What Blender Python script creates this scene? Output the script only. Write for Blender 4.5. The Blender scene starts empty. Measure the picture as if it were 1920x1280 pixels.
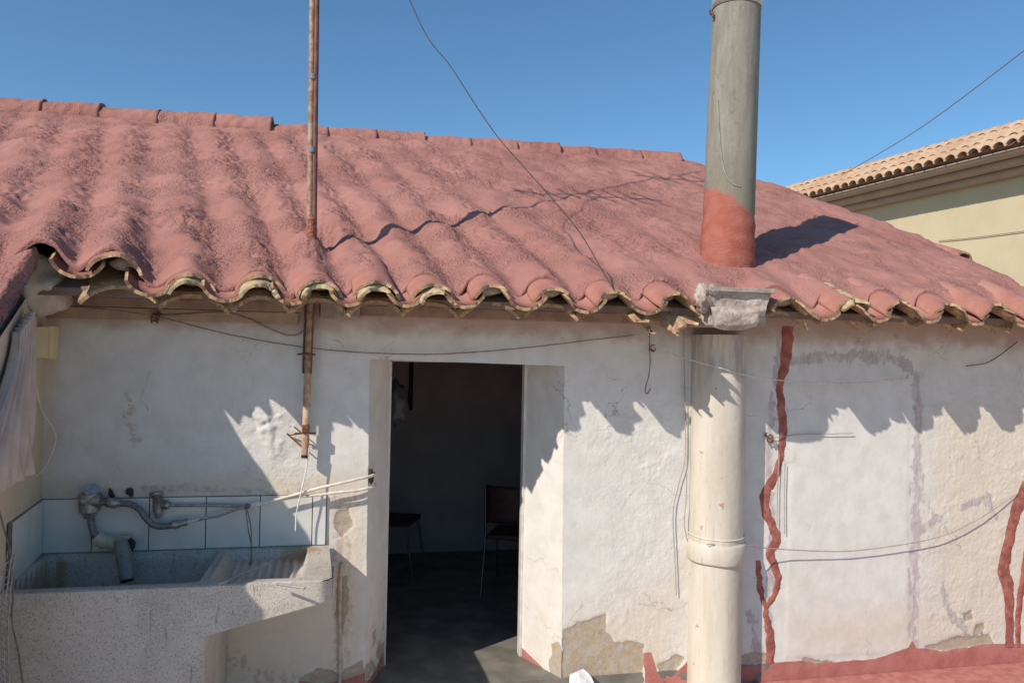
import bpy, math, random
import numpy as np
from mathutils import Vector, Matrix

# ------------------------------------------------------------------ camera, world, sun, exposure
scene = bpy.context.scene
COL = scene.collection
D, ZC, F = 4.5, 1.9, 1450.0           # camera stands 4.5 m in front of the wall, 1.9 m up; focal length in photo pixels
YAW, PITCH, ROLL = 12.0, 1.0, 1.1
KX, MZ = 1.45, 1.33                    # sun travels (KX, 1, -MZ)

def basis():
    y, p, r = np.radians([YAW, PITCH, ROLL])
    f = np.array([np.sin(y)*np.cos(p), np.cos(y)*np.cos(p), np.sin(p)])
    right = np.array([np.cos(y), -np.sin(y), 0.0]); up = np.cross(right, f)
    return right*np.cos(r)+up*np.sin(r), up*np.cos(r)-right*np.sin(r), f
R_, U_, f_ = basis()
C_ = np.array([0.0, -D, ZC])
cam_data = bpy.data.cameras.new("camera"); cam_data.lens = 36.0*F/1920.0; cam_data.sensor_width = 36.0
cam_data.clip_start = 0.05; cam_data.clip_end = 6000.0
cam = bpy.data.objects.new("camera", cam_data); COL.objects.link(cam)
cam.matrix_world = Matrix(((R_[0], U_[0], -f_[0], C_[0]), (R_[1], U_[1], -f_[1], C_[1]), (R_[2], U_[2], -f_[2], C_[2]), (0, 0, 0, 1)))
scene.camera = cam

sun_dir = Vector((KX, 1.0, -MZ)).normalized()
elev = math.asin(-sun_dir.z)
world = bpy.data.worlds.new("World"); scene.world = world; world.use_nodes = True
nt = world.node_tree; nt.nodes.clear()
sky = nt.nodes.new("ShaderNodeTexSky"); sky.sky_type = 'NISHITA'; sky.sun_disc = False
sky.sun_elevation = elev
sky.sun_rotation = math.atan2(-sun_dir.x, -sun_dir.y)
sky.altitude = 0; sky.air_density = 1.0; sky.dust_density = 0.2; sky.ozone_density = 4.0
bg = nt.nodes.new("ShaderNodeBackground"); bg.inputs[1].default_value = 0.142
wo = nt.nodes.new("ShaderNodeOutputWorld")
tint = nt.nodes.new("ShaderNodeMix"); tint.data_type = 'RGBA'; tint.blend_type = 'MULTIPLY'; tint.inputs[0].default_value = 1.0
tint.inputs[7].default_value = (0.47, 0.62, 0.66, 1.0)
nt.links.new(sky.outputs[0], tint.inputs[6]); nt.links.new(tint.outputs[2], bg.inputs[0]); nt.links.new(bg.outputs[0], wo.inputs[0])
sun_l = bpy.data.lights.new("sun", 'SUN'); sun_l.energy = 3.55; sun_l.angle = math.radians(0.55); sun_l.color = (1.0, 0.91, 0.79)
sun = bpy.data.objects.new("sun", sun_l); COL.objects.link(sun)
sun.rotation_euler = sun_dir.to_track_quat('-Z', 'Y').to_euler(); sun.location = (-6, -8, 9)
scene.view_settings.view_transform = 'Standard'; scene.view_settings.look = 'None'
scene.view_settings.gamma = 1.0; scene.view_settings.use_curve_mapping = False
scene.view_settings.exposure = 0.50

# ------------------------------------------------------------------ photo pixel -> point on a real plane
def ray(px, py): return f_*F + R_*(px-960.0) - U_*(py-640.0)
def onY(px, py, y=0.0): r = ray(px, py); return C_ + r*((y+D)/r[1])
def onZ(px, py, z): r = ray(px, py); return C_ + r*((z-ZC)/r[2])
def onPlane(px, py, p, n):
    r = ray(px, py); p = np.array(p); n = np.array(n)
    return C_ + r*(((p-C_)@n)/(r@n))
def wxz(pts): return np.array([onY(a, b)[[0, 2]] for a, b in pts])

# ------------------------------------------------------------------ numpy noise
def _hash(ix, iy, seed):
    h = (ix.astype(np.int64)*374761393 + iy.astype(np.int64)*668265263 + seed*1274126177) & 0xffffffff
    h = ((h ^ (h >> 13))*1274126177) & 0xffffffff
    return ((h ^ (h >> 16)) & 0xffff)/65535.0
def gnoise(x, y, seed=0):
    ix = np.floor(x); iy = np.floor(y); fx = x-ix; fy = y-iy
    ux = fx*fx*fx*(fx*(fx*6-15)+10); uy = fy*fy*fy*(fy*(fy*6-15)+10)
    def g(a, b):
        t = _hash(ix+a, iy+b, seed)*2*np.pi
        return np.cos(t)*(fx-a)+np.sin(t)*(fy-b)
    n0 = g(0, 0)*(1-ux)+g(1, 0)*ux; n1 = g(0, 1)*(1-ux)+g(1, 1)*ux
    return (n0*(1-uy)+n1*uy)*1.5
def fbm(x, y, seed=0, oct=4):
    s = 0; a = 1.0; t = 0
    for o in range(oct):
        s = s+a*gnoise(x*2**o+o*17.3, y*2**o-o*9.1, seed+o); t += a; a *= 0.5
    return s/t
def smooth(a, b, x):
    t = np.clip((x-a)/(b-a), 0, 1); return t*t*(3-2*t)
def poly_sd(px, pz, poly):                      # signed distance, positive inside
    n = len(poly); d = np.full(px.shape, 1e9); ins = np.zeros(px.shape, bool)
    for i in range(n):
        ax, az = poly[i]; bx, bz = poly[(i+1) % n]
        ex, ez = bx-ax, bz-az; wx, wz = px-ax, pz-az
        t = np.clip((wx*ex+wz*ez)/(ex*ex+ez*ez+1e-12), 0, 1)
        d = np.minimum(d, (wx-ex*t)**2+(wz-ez*t)**2)
        if az != bz:
            c = ((az > pz) != (bz > pz)) & (px < (bx-ax)*(pz-az)/(bz-az)+ax)
            ins ^= c
    d = np.sqrt(d); return np.where(ins, d, -d)
def line_d(px, pz, pts):
    d = np.full(px.shape, 1e9)
    for i in range(len(pts)-1):
        ax, az = pts[i]; bx, bz = pts[i+1]; ex, ez = bx-ax, bz-az; wx, wz = px-ax, pz-az
        t = np.clip((wx*ex+wz*ez)/(ex*ex+ez*ez+1e-12), 0, 1)
        d = np.minimum(d, (wx-ex*t)**2+(wz-ez*t)**2)
    return np.sqrt(d)

# ------------------------------------------------------------------ node material helper
class NM:
    def __init__(s, name, rough=0.85, spec=0.3):
        s.m = bpy.data.materials.new(name); s.m.use_nodes = True; s.t = s.m.node_tree
        s.b = s.t.nodes["Principled BSDF"]; s.b.inputs["Roughness"].default_value = rough
        s.b.inputs["Specular IOR Level"].default_value = spec
        s.co = s.t.nodes.new("ShaderNodeTexCoord").outputs["Object"]
        s.bumpn = None
    def n(s, typ, **k):
        x = s.t.nodes.new(typ)
        for a, v in k.items(): setattr(x, a, v)
        return x
    def put(s, sock, v):
        if isinstance(v, bpy.types.NodeSocket): s.t.links.new(v, sock)
        elif isinstance(v, (tuple, list)) and len(v) == 3: sock.default_value = (*v, 1.0) if sock.type == 'RGBA' else v
        else: sock.default_value = v
    def noise(s, scale, detail=4, rough=0.55, dist=0.0, vec=None, sc=None):
        x = s.n("ShaderNodeTexNoise"); v = vec or s.co
        if sc:
            mp = s.n("ShaderNodeMapping"); s.put(mp.inputs["Vector"], v); mp.inputs["Scale"].default_value = sc; v = mp.outputs[0]
        s.put(x.inputs["Vector"], v); x.inputs["Scale"].default_value = scale; x.inputs["Detail"].default_value = detail
        x.inputs["Roughness"].default_value = rough; x.inputs["Distortion"].default_value = dist
        return x.outputs[0]
    def voro(s, scale, feat='F1', out="Distance", rnd=1.0):
        x = s.n("ShaderNodeTexVoronoi", feature=feat); s.put(x.inputs["Vector"], s.co); x.inputs["Scale"].default_value = scale
        x.inputs["Randomness"].default_value = rnd
        return x.outputs[out]
    def math(s, op, a, b=0.0, clamp=False):
        x = s.n("ShaderNodeMath", operation=op, use_clamp=clamp); s.put(x.inputs[0], a); s.put(x.inputs[1], b); return x.outputs[0]
    def ramp(s, v, a, b, c=0.0, d=1.0):
        x = s.n("ShaderNodeMapRange", interpolation_type='SMOOTHSTEP'); s.put(x.inputs[0], v)
        for i, q in enumerate((a, b, c, d)): x.inputs[i+1].default_value = q
        return x.outputs[0]
    def mix(s, fac, a, b, mode='MIX'):
        x = s.n("ShaderNodeMix", data_type='RGBA', blend_type=mode); s.put(x.inputs[0], fac)
        s.put(x.inputs[6], a); s.put(x.inputs[7], b); return x.outputs[2]
    def attr(s, name):
        x = s.n("ShaderNodeAttribute", attribute_name=name); sp = s.n("ShaderNodeSeparateColor")
        s.t.links.new(x.outputs["Color"], sp.inputs[0]); return sp.outputs[0], sp.outputs[1], sp.outputs[2], x.outputs["Alpha"]
    def xyz(s):
        x = s.n("ShaderNodeSeparateXYZ"); s.put(x.inputs[0], s.co); return x.outputs
    def bump(s, h, dist, strength=1.0):
        x = s.n("ShaderNodeBump"); s.put(x.inputs["Height"], h); x.inputs["Distance"].default_value = dist
        s.put(x.inputs["Strength"], strength)
        if s.bumpn: s.t.links.new(s.bumpn, x.inputs["Normal"])
        s.bumpn = x.outputs[0]
    def done(s, color, rough=None, metal=None):
        s.put(s.b.inputs["Base Color"], color)
        if rough is not None: s.put(s.b.inputs["Roughness"], rough)
        if metal is not None: s.put(s.b.inputs["Metallic"], metal)
        if s.bumpn: s.t.links.new(s.bumpn, s.b.inputs["Normal"])
        return s.m

def simple(name, c, c2=None, scale=20, rough=0.8, metal=0.0, bump=0.0, bscale=120, spec=0.3):
    m = NM(name, rough, spec); c2 = c2 or tuple(x*0.75 for x in c)
    col = m.mix(m.ramp(m.noise(scale, 5), 0.38, 0.62), c, c2)
    if bump: m.bump(m.noise(bscale, 4), bump)
    return m.done(col, rough, metal)

def mat_foam():
    m = NM("pink_foam_coating", 0.92, 0.15)
    n1 = m.noise(1.6, 4); n2 = m.noise(14, 5, 0.6); n3 = m.noise(110, 4, 0.7)
    c = m.mix(m.ramp(n1, 0.35, 0.65), (0.335, 0.155, 0.131), (0.375, 0.182, 0.154))
    c = m.mix(m.math('MULTIPLY', m.ramp(n2, 0.5, 0.75), 0.5), c, (0.375, 0.20, 0.168))
    c = m.mix(m.math('MULTIPLY', m.ramp(n3, 0.58, 0.72), 0.18), c, (0.22, 0.088, 0.075))
    dust = m.noise(5, 5, 0.7)
    c = m.mix(m.math('MULTIPLY', m.ramp(m.noise(0.9, 5, 0.6, 0.5), 0.48, 0.66), 0.35), c, (0.27, 0.105, 0.088))
    c = m.mix(m.math('MULTIPLY', m.ramp(dust, 0.55, 0.8), 0.45), c, (0.34, 0.225, 0.185))
    patch = m.ramp(m.noise(2.6, 3), 0.42, 0.60, 0.12, 1.0)
    pop = m.voro(75, 'SMOOTH_F1'); pop2 = m.noise(55, 4, 0.65, 0.4)
    m.bump(pop, 0.009, patch)
    m.bump(pop2, 0.014, patch)
    m.bump(m.noise(240, 3, 0.6), 0.003, 0.8)
    return m.done(c)

def mat_wall():
    m = NM("whitewashed_plaster", 0.9, 0.2)
    bare, red, smear, rough = m.attr("mask_a"); dirt_tone, brown, pit, top = m.attr("mask_b")
    nA = m.noise(28, 6, 0.65); nB = m.noise(7, 5, 0.6); nF = m.noise(90, 5, 0.6)
    base = m.mix(m.ramp(nB, 0.35, 0.68), (0.66, 0.64, 0.605), (0.59, 0.57, 0.535))
    base = m.mix(m.math('MULTIPLY', m.ramp(m.noise(2.2, 5, 0.6), 0.52, 0.72), 0.5), base, (0.56, 0.53, 0.48))
    base = m.mix(m.math('MULTIPLY', m.ramp(nF, 0.60, 0.72), 0.25), base, (0.45, 0.41, 0.37))
    # rain streaks
    st = m.noise(9, 4, 0.6, 0.2, sc=(6.0, 1.0, 0.5))
    base = m.mix(m.math('MULTIPLY', m.ramp(st, 0.55, 0.75), 0.22), base, (0.50, 0.46, 0.40))
    f = m.math('MULTIPLY', m.math('ADD', dirt_tone, m.math('MULTIPLY', m.math('SUBTRACT', nA, 0.5), 0.8)), dirt_tone, True)
    base = m.mix(f, base, (0.60, 0.49, 0.36))
    f = m.ramp(m.math('ADD', brown, m.math('MULTIPLY', m.math('SUBTRACT', nA, 0.5), 1.6)), 0.45, 0.8)
    base = m.mix(m.math('MULTIPLY', f, 0.6), base, (0.40, 0.29, 0.21))
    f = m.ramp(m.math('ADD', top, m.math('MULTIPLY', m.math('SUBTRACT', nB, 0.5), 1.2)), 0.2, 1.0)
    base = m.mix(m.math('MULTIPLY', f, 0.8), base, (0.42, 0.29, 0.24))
    # trowelled purple grey mortar smears
    sm = m.noise(12, 5, 0.7, 1.2, sc=(2.5, 1.0, 0.5))
    f = m.ramp(m.math('ADD', smear, m.math('MULTIPLY', m.math('SUBTRACT', sm, 0.5), 2.6)), 0.42, 0.72)
    base = m.mix(m.math('MULTIPLY', f, m.ramp(m.noise(16, 6, 0.75, 0.4, sc=(1.6, 1, 0.5)), 0.36, 0.56, 0.30, 0.9)), base, (0.42, 0.365, 0.365))
    f = m.ramp(m.math('ADD', smear, m.math('MULTIPLY', m.math('SUBTRACT', nA, 0.5), 3.0)), 1.15, 1.35)
    base = m.mix(m.math('MULTIPLY', f, 0.6), base, (0.45, 0.26, 0.25))
    # hairline cracks
    vd = m.n("ShaderNodeTexVoronoi", feature='DISTANCE_TO_EDGE'); wv = m.n("ShaderNodeTexNoise"); m.put(wv.inputs["Vector"], m.co); wv.inputs["Scale"].default_value = 6.0; wv.inputs["Detail"].default_value = 6
    va = m.n("ShaderNodeVectorMath", operation='MULTIPLY_ADD'); m.put(va.inputs[0], wv.outputs[1]); va.inputs[1].default_value = (0.28, 0.28, 0.28); m.put(va.inputs[2], m.co)
    m.put(vd.inputs["Vector"], va.outputs[0]); vd.inputs["Scale"].default_value = 2.1
    ck = m.math('MULTIPLY', m.ramp(vd.outputs[0], 0.0075, 0.002), m.ramp(m.noise(1.7, 3), 0.53, 0.60))
    base = m.mix(m.math('MULTIPLY', ck, 0.55), base, (0.26, 0.21, 0.18))
    # pits and nail holes
    f = m.ramp(m.math('ADD', pit, m.math('MULTIPLY', m.math('SUBTRACT', nF, 0.5), 0.8)), 0.5, 0.7)
    base = m.mix(f, base, (0.12, 0.09, 0.07))
    # bare mortar
    mort = m.mix(m.ramp(nA, 0.4, 0.6), (0.40, 0.30, 0.20), (0.40, 0.36, 0.31))
    mort = m.mix(m.math('MULTIPLY', m.ramp(nF, 0.55, 0.7), 0.6), mort, (0.22, 0.18, 0.14))
    fb = m.ramp(m.math('ADD', bare, m.math('MULTIPLY', m.math('SUBTRACT', nA, 0.5), 0.7)), 0.47, 0.53)
    base = m.mix(fb, base, mort)
    redc = m.mix(m.ramp(nB, 0.35, 0.65), (0.36, 0.125, 0.105), (0.43, 0.17, 0.145))
    redc = m.mix(m.math('MULTIPLY', m.ramp(nF, 0.52, 0.7), 0.4), redc, (0.46, 0.27, 0.23))
    fr = m.ramp(m.math('ADD', red, m.math('MULTIPLY', m.math('SUBTRACT', nA, 0.5), 0.5)), 0.46, 0.54)
    base = m.mix(fr, base, redc)
    m.bump(m.math('SUBTRACT', 1.0, fb), 0.004)
    m.bump(m.noise(44, 6, 0.65, 0.15), 0.005, m.math('ADD', m.math('MULTIPLY', rough, 0.9), 0.10))
    m.bump(nF, 0.002, 0.6)
    return m.done(base)

def mat_terrazzo():
    m = NM("terrazzo", 0.6, 0.35)
    v = m.voro(130, 'F1', "Color"); sp = m.n("ShaderNodeSeparateColor"); m.t.links.new(v, sp.inputs[0])
    d = m.voro(130)
    chip = m.math('MULTIPLY', m.ramp(sp.outputs[0], 0.72, 0.76), m.ramp(d, 0.45, 0.3))
    light = m.math('MULTIPLY', m.ramp(sp.outputs[1], 0.7, 0.75), m.ramp(d, 0.5, 0.35))
    c = m.mix(m.ramp(m.noise(5, 5), 0.35, 0.65), (0.475, 0.435, 0.385), (0.40, 0.365, 0.32))
    c = m.mix(m.math('MULTIPLY', light, 0.6), c, (0.62, 0.60, 0.56))
    c = m.mix(m.math('MULTIPLY', chip, 0.8), c, (0.13, 0.12, 0.11))
    st = m.noise(7, 4, 0.6, 0.3, sc=(5, 1, 0.6))
    c = m.mix(m.ramp(st, 0.62, 0.72, 0, 0.6), c, (0.16, 0.14, 0.13))
    br, _, _, _ = m.attr("stain")
    f = m.ramp(m.math('ADD', br, m.math('MULTIPLY', m.math('SUBTRACT', m.noise(22, 5, .65), 0.5), 1.2)), 0.35, 0.9)
    c = m.mix(m.math('MULTIPLY', f, 0.8), c, (0.33, 0.20, 0.09))
    m.bump(m.noise(150, 3), 0.002, 0.5)
    return m.done(c)

def mat_tile_end():
    m = NM("weathered_terracotta", 0.9, 0.2)
    n = m.noise(28, 6, 0.7); n2 = m.noise(9, 4)
    c = m.mix(m.ramp(n2, 0.4, 0.62), (0.36, 0.22, 0.135), (0.42, 0.31, 0.19))
    c = m.mix(m.ramp(n, 0.52, 0.66), c, (0.55, 0.45, 0.24))
    c = m.mix(m.math('MULTIPLY', m.ramp(m.noise(70, 4), 0.52, 0.66), 0.8), c, (0.12, 0.085, 0.06))
    m.bump(n, 0.004, 0.8)
    return m.done(c)

def mat_painted_tile():
    m = NM("pink_painted_terracotta", 0.8, 0.25)
    n = m.noise(45, 6, 0.65)
    c = m.mix(m.ramp(m.noise(6, 3), 0.4, 0.6), (0.33, 0.14, 0.11), (0.39, 0.185, 0.15))
    c = m.mix(m.ramp(n, 0.62, 0.70, 0, 0.7), c, (0.50, 0.36, 0.22))
    m.bump(n, 0.003, 0.8); m.bump(m.noise(160, 3), 0.0015, 0.7)
    return m.done(c)

def mat_chimney():
    m = NM("fibre_cement", 0.85, 0.25)
    x, y, z = m.xyz()
    n = m.noise(40, 5, 0.65); ns = m.noise(7, 5, 0.65, 0.3, sc=(3, 3, 0.5))
    c = m.mix(m.ramp(ns, 0.35, 0.65), (0.20, 0.187, 0.155), (0.26, 0.245, 0.21))
    c = m.mix(m.ramp(n, 0.56, 0.7, 0, 0.35), c, (0.34, 0.33, 0.29))
    c = m.mix(m.ramp(m.noise(18, 5, 0.6), 0.58, 0.72, 0, 0.4), c, (0.11, 0.10, 0.085))
    gr = m.ramp(z, 0.35, 1.1, 0.55, 0.0)
    c = m.mix(gr, c, (0.185, 0.168, 0.115))
    lim = m.math('ADD', m.math('ADD', z, m.math('MULTIPLY', x, 0.66)), m.math('MULTIPLY', m.math('SUBTRACT', m.noise(9, 4), 0.5), 0.16))
    fp = m.ramp(lim, 0.455, 0.505, 1.0, 0.0)
    red = m.mix(m.ramp(m.noise(12, 4), 0.4, 0.6), (0.33, 0.10, 0.07), (0.36, 0.13, 0.10))
    c = m.mix(fp, c, red)
    m.bump(m.noise(60, 4, 0.7, 0.5, sc=(0.7, 0.7, 1.6)), 0.012, m.math('MULTIPLY', fp, m.ramp(z, 0.0, 0.4, 1.0, 0.45)))
    m.bump(n, 0.0015, 0.6)
    return m.done(c)

def mat_pipe():
    m = NM("cream_painted_pipe", 0.55, 0.35)
    x, y, z = m.xyz()
    c = m.mix(m.ramp(m.noise(4, 5, 0.6, 0.2, sc=(2, 2, 0.35)), 0.38, 0.66), (0.56, 0.51, 0.44), (0.48, 0.43, 0.355))
    c = m.mix(m.ramp(m.noise(20, 6, 0.75, 0.3, sc=(3, 3, 0.3)), 0.53, 0.70, 0, 0.6), c, (0.36, 0.32, 0.27))
    c = m.mix(m.math('MULTIPLY', m.ramp(z, 1.80, 2.10), m.ramp(m.noise(9, 4, .6, sc=(2, 2, .3)), 0.42, 0.6)), c, (0.36, 0.31, 0.29))
    c = m.mix(m.ramp(m.noise(13, 3, 0.5), 0.70, 0.72, 0, 0.8), c, (0.36, 0.19, 0.15))
    m.bump(m.noise(30, 4), 0.003, 0.8); m.bump(m.noise(8, 3), 0.006, 0.5)
    return m.done(c)

M = {}
M['foam'] = mat_foam(); M['wall'] = mat_wall(); M['terrazzo'] = mat_terrazzo(); M['tile_end'] = mat_tile_end()
M['tile_paint'] = mat_painted_tile(); M['chimney'] = mat_chimney(); M['pipe'] = mat_pipe()
M['pale_clay'] = simple('pale_lichened_clay', (0.47, 0.39, 0.23), (0.36, 0.25, 0.155), 35, 0.9, bump=0.004, bscale=60)
M['mortar'] = simple('rough_mortar', (0.45, 0.38, 0.34), (0.30, 0.235, 0.205), 14, 0.95, bump=0.006, bscale=60)
M['slab'] = simple('grey_cement_slab', (0.38, 0.34, 0.30), (0.28, 0.24, 0.21), 30, 0.9, bump=0.003)
M['wood'] = simple('weathered_board', (0.35, 0.245, 0.19), (0.27, 0.18, 0.14), 12, 0.85, bump=0.003, bscale=60)
M['glaze'] = simple('white_glazed_tile', (0.66, 0.645, 0.615), (0.60, 0.585, 0.55), 6, 0.25, spec=0.5)
M['grout'] = simple('dark_grout', (0.16, 0.15, 0.135), None, 30, 0.9)
M['chrome'] = simple('dull_limescaled_chrome', (0.42, 0.40, 0.38), (0.30, 0.27, 0.25), 60, 0.42, 0.75, bump=0.002, bscale=140)
M['hose'] = simple('grey_braided_hose', (0.27, 0.26, 0.255), (0.16, 0.15, 0.15), 90, 0.5, 0.4, bump=0.002, bscale=300)
M['cream_pvc'] = simple('cream_pvc', (0.58, 0.50, 0.38), (0.46, 0.38, 0.28), 15, 0.5)
M['grey_pvc'] = simple('grey_pvc', (0.25, 0.245, 0.24), (0.19, 0.185, 0.18), 20, 0.5)
M['black'] = simple('black_rubber', (0.03, 0.028, 0.027), None, 20, 0.6)
M['mast_metal'] = simple('rusty_painted_mast', (0.38, 0.28, 0.20), (0.24, 0.14, 0.095), 30, 0.65, 0.1, bump=0.0015, bscale=90)
M['mast_side'] = simple('brown_cable_sheath', (0.20, 0.085, 0.07), (0.13, 0.055, 0.05), 20, 0.6)
M['rust'] = simple('rust', (0.20, 0.095, 0.055), (0.09, 0.045, 0.03), 60, 0.9, bump=0.002)
M['cable_white'] = simple('white_cable', (0.72, 0.68, 0.60), (0.60, 0.55, 0.47), 25, 0.5)
M['wire_dark'] = simple('dark_wire', (0.24, 0.19, 0.16), (0.15, 0.115, 0.10), 40, 0.7)
M['wire_grey'] = simple('grey_wire', (0.36, 0.34, 0.32), (0.27, 0.25, 0.235), 40, 0.6)
M['string'] = simple('white_string', (0.72, 0.69, 0.63), None, 40, 0.8)
M['box'] = simple('cream_plastic_box', (0.72, 0.62, 0.36), (0.66, 0.56, 0.32), 10, 0.5)
M['curtain'] = simple('cream_curtain_cloth', (0.60, 0.49, 0.42), (0.52, 0.41, 0.35), 8, 0.9, bump=0.002, bscale=200)
M['sealant'] = simple('brick_red_sealant', (0.37, 0.135, 0.10), (0.24, 0.08, 0.065), 16, 0.8, bump=0.005, bscale=45)
M['red_paint'] = simple('red_floor_paint', (0.38, 0.135, 0.115), (0.46, 0.20, 0.17), 14, 0.75, bump=0.002, bscale=70)
M['frame_paint'] = simple('white_door_frame_paint', (0.62, 0.60, 0.58), (0.52, 0.49, 0.46), 9, 0.45)
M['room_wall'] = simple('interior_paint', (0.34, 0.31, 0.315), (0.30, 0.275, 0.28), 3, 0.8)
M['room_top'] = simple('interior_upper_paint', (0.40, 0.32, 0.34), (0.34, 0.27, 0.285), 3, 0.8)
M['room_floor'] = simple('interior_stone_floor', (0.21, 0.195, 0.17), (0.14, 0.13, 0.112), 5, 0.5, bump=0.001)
M['chair_red'] = simple('maroon_vinyl', (0.055, 0.026, 0.03), None, 20, 0.5)
M['steel'] = simple('chair_tube_steel', (0.16, 0.16, 0.16), None, 20, 0.45, 0.9)
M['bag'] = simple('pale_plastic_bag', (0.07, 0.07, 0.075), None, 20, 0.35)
M['galv'] = simple('galvanised_sheet', (0.62, 0.64, 0.66), (0.45, 0.47, 0.49), 25, 0.4, 0.7, bump=0.003, bscale=30)
M['paper'] = simple('white_scrap', (0.75, 0.75, 0.76), None, 20, 0.5)
M['patio'] = simple('pale_bounce_patio', (0.68, 0.53, 0.44), (0.64, 0.49, 0.40), 4, 0.8, bump=0.003)  # unseen floor, coloured pale and warm to bounce light onto the shaded wall
M['earth'] = simple('dry_ground', (0.42, 0.35, 0.27), (0.36, 0.30, 0.22), 0.5, 0.95)
M['neigh_wall'] = simple('cream_render', (0.50, 0.42, 0.285), (0.465, 0.39, 0.265), 1.2, 0.9, bump=0.004, bscale=40)
M['cornice'] = simple('beige_cornice', (0.33, 0.25, 0.20), (0.30, 0.225, 0.18), 3, 0.85)
def mat_neigh_tile():
    m = NM('sandy_clay_tile', 0.9, 0.2)
    oi = m.n("ShaderNodeObjectInfo").outputs["Random"]
    c = m.mix(oi, (0.42, 0.265, 0.17), (0.50, 0.36, 0.25))
    c = m.mix(m.ramp(m.noise(9, 4), 0.45, 0.7), c, (0.36, 0.245, 0.17))
    return m.done(c)
M['neigh_tile'] = mat_neigh_tile()
M['wood_dark'] = simple('deck_underside', (0.24, 0.17, 0.14), None, 10, 0.9)

# ------------------------------------------------------------------ object helpers
def link(name, me, parent=None, mats=(), **props):
    o = bpy.data.objects.new(name, me); COL.objects.link(o)
    if me is not None and mats and not me.materials:
        for mm in mats: me.materials.append(mm)
    if parent is not None: o.parent = parent
    for k, v in props.items(): o[k] = v
    return o
def empty(name, loc, label, cat, group=None):
    o = bpy.data.objects.new(name, None); COL.objects.link(o); o.location = loc; o.empty_display_size = 0.1
    o['label'] = label; o['category'] = cat
    if group: o['group'] = group
    return o
def mesh(name, V, Fc, smoothf=False, fmat=None):
    me = bpy.data.meshes.new(name); me.from_pydata([tuple(map(float, v)) for v in V], [], [tuple(map(int, f)) for f in Fc])
    if fmat is not None: me.polygons.foreach_set("material_index", fmat)
    if smoothf: me.polygons.foreach_set("use_smooth", [True]*len(me.polygons))
    me.update(); return me
def localise(o, loc):          # move the origin of a top-level mesh to its base
    o.data.transform(Matrix.Translation(-Vector(loc))); o.location = loc
class MB:
    def __init__(s): s.V = []; s.F = []; s.S = []; s.M = []
    def add(s, V, Fc, sm=False, mi=0):
        b = len(s.V); s.V += [tuple(map(float, v)) for v in V]; s.F += [tuple(i+b for i in f) for f in Fc]
        s.S += [sm]*len(Fc); s.M += [mi]*len(Fc)
    def box(s, a, b, bev=0.0, mi=0):
        (x0, y0, z0), (x1, y1, z1) = a, b
        if bev <= 0:
            V = [(x, y, z) for z in (z0, z1) for y in (y0, y1) for x in (x0, x1)]
            Fc = [(0, 2, 3, 1), (4, 5, 7, 6), (0, 1, 5, 4), (2, 6, 7, 3), (0, 4, 6, 2), (1, 3, 7, 5)]
            s.add(V, Fc, False, mi); return
        import bmesh
        bm = bmesh.new(); bmesh.ops.create_cube(bm, size=1.0)
        for v in bm.verts: v.co = Vector(((x0+x1)/2+v.co.x*(x1-x0), (y0+y1)/2+v.co.y*(y1-y0), (z0+z1)/2+v.co.z*(z1-z0)))
        bmesh.ops.bevel(bm, geom=list(bm.edges), offset=bev, segments=2, affect='EDGES', profile=0.5)
        bm.verts.index_update(); s.add([v.co[:] for v in bm.verts], [tuple(v.index for v in f.verts) for f in bm.faces], False, mi); bm.free()
    def tube(s, pts, r, n=8, mi=0, caps=True, sm=True):
        P = [Vector(tuple(map(float, p))) for p in pts]; rr = r if hasattr(r, '__len__') else [r]*len(P)
        V = []; Fc = []; prev = None
        for i, p in enumerate(P):
            t = (P[min(i+1, len(P)-1)]-P[max(i-1, 0)]).normalized()
            if prev is None:
                a = Vector((0, 0, 1)) if abs(t.z) < 0.9 else Vector((1, 0, 0)); u = t.cross(a).normalized()
            else:
                u = prev-t*prev.dot(t); u = u.normalized() if u.length > 1e-6 else t.orthogonal().normalized()
            prev = u; w = t.cross(u)
            for k in range(n):
                an = 2*math.pi*k/n; V.append(p+(u*math.cos(an)+w*math.sin(an))*rr[i])
        for i in range(len(P)-1):
            for k in range(n):
                Fc.append((i*n+k, i*n+(k+1) % n, (i+1)*n+(k+1) % n, (i+1)*n+k))
        s.add(V, Fc, sm, mi)
        if caps:
            s.add(V[:n], [tuple(range(n))[::-1]], False, mi); s.add(V[-n:], [tuple(range(n))], False, mi)
    def prism(s, poly, y0, y1, mi=0):      # poly in xz
        n = len(poly); V = [(p[0], y0, p[1]) for p in poly]+[(p[0], y1, p[1]) for p in poly]
        Fc = [tuple(range(n)), tuple(range(2*n-1, n-1, -1))]+[(i, i+n, (i+1) % n+n, (i+1) % n) for i in range(n)]
        s.add(V, Fc, False, mi)
    def make(s, name, mats, parent=None, **props):
        me = bpy.data.meshes.new(name); me.from_pydata(s.V, [], s.F)
        me.polygons.foreach_set("use_smooth", s.S); me.polygons.foreach_set("material_index", s.M); me.update()
        return link(name, me, parent, mats if isinstance(mats, (list, tuple)) else [mats], **props)
def spline(pts, n=8):
    P = [np.array(p, float) for p in pts]; P = [2*P[0]-P[1]]+P+[2*P[-1]-P[-2]]; out = []
    for i in range(1, len(P)-2):
        for k in range(n):
            t = k/n; a, b, c, d = P[i-1:i+3]
            out.append(0.5*((2*b)+(c-a)*t+(2*a-5*b+4*c-d)*t*t+(3*b-a-3*c+d)*t**3))
    out.append(P[-2]); return out
def wallpts(px, y): return [onY(a, b, (y[i] if hasattr(y, '__len__') else y)) for i, (a, b) in enumerate(px)]
def top_tag(o, label, cat, group=None):
    o['label'] = label; o['category'] = cat
    if group: o['group'] = group
    return o
rnd = random.Random(7)

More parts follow.
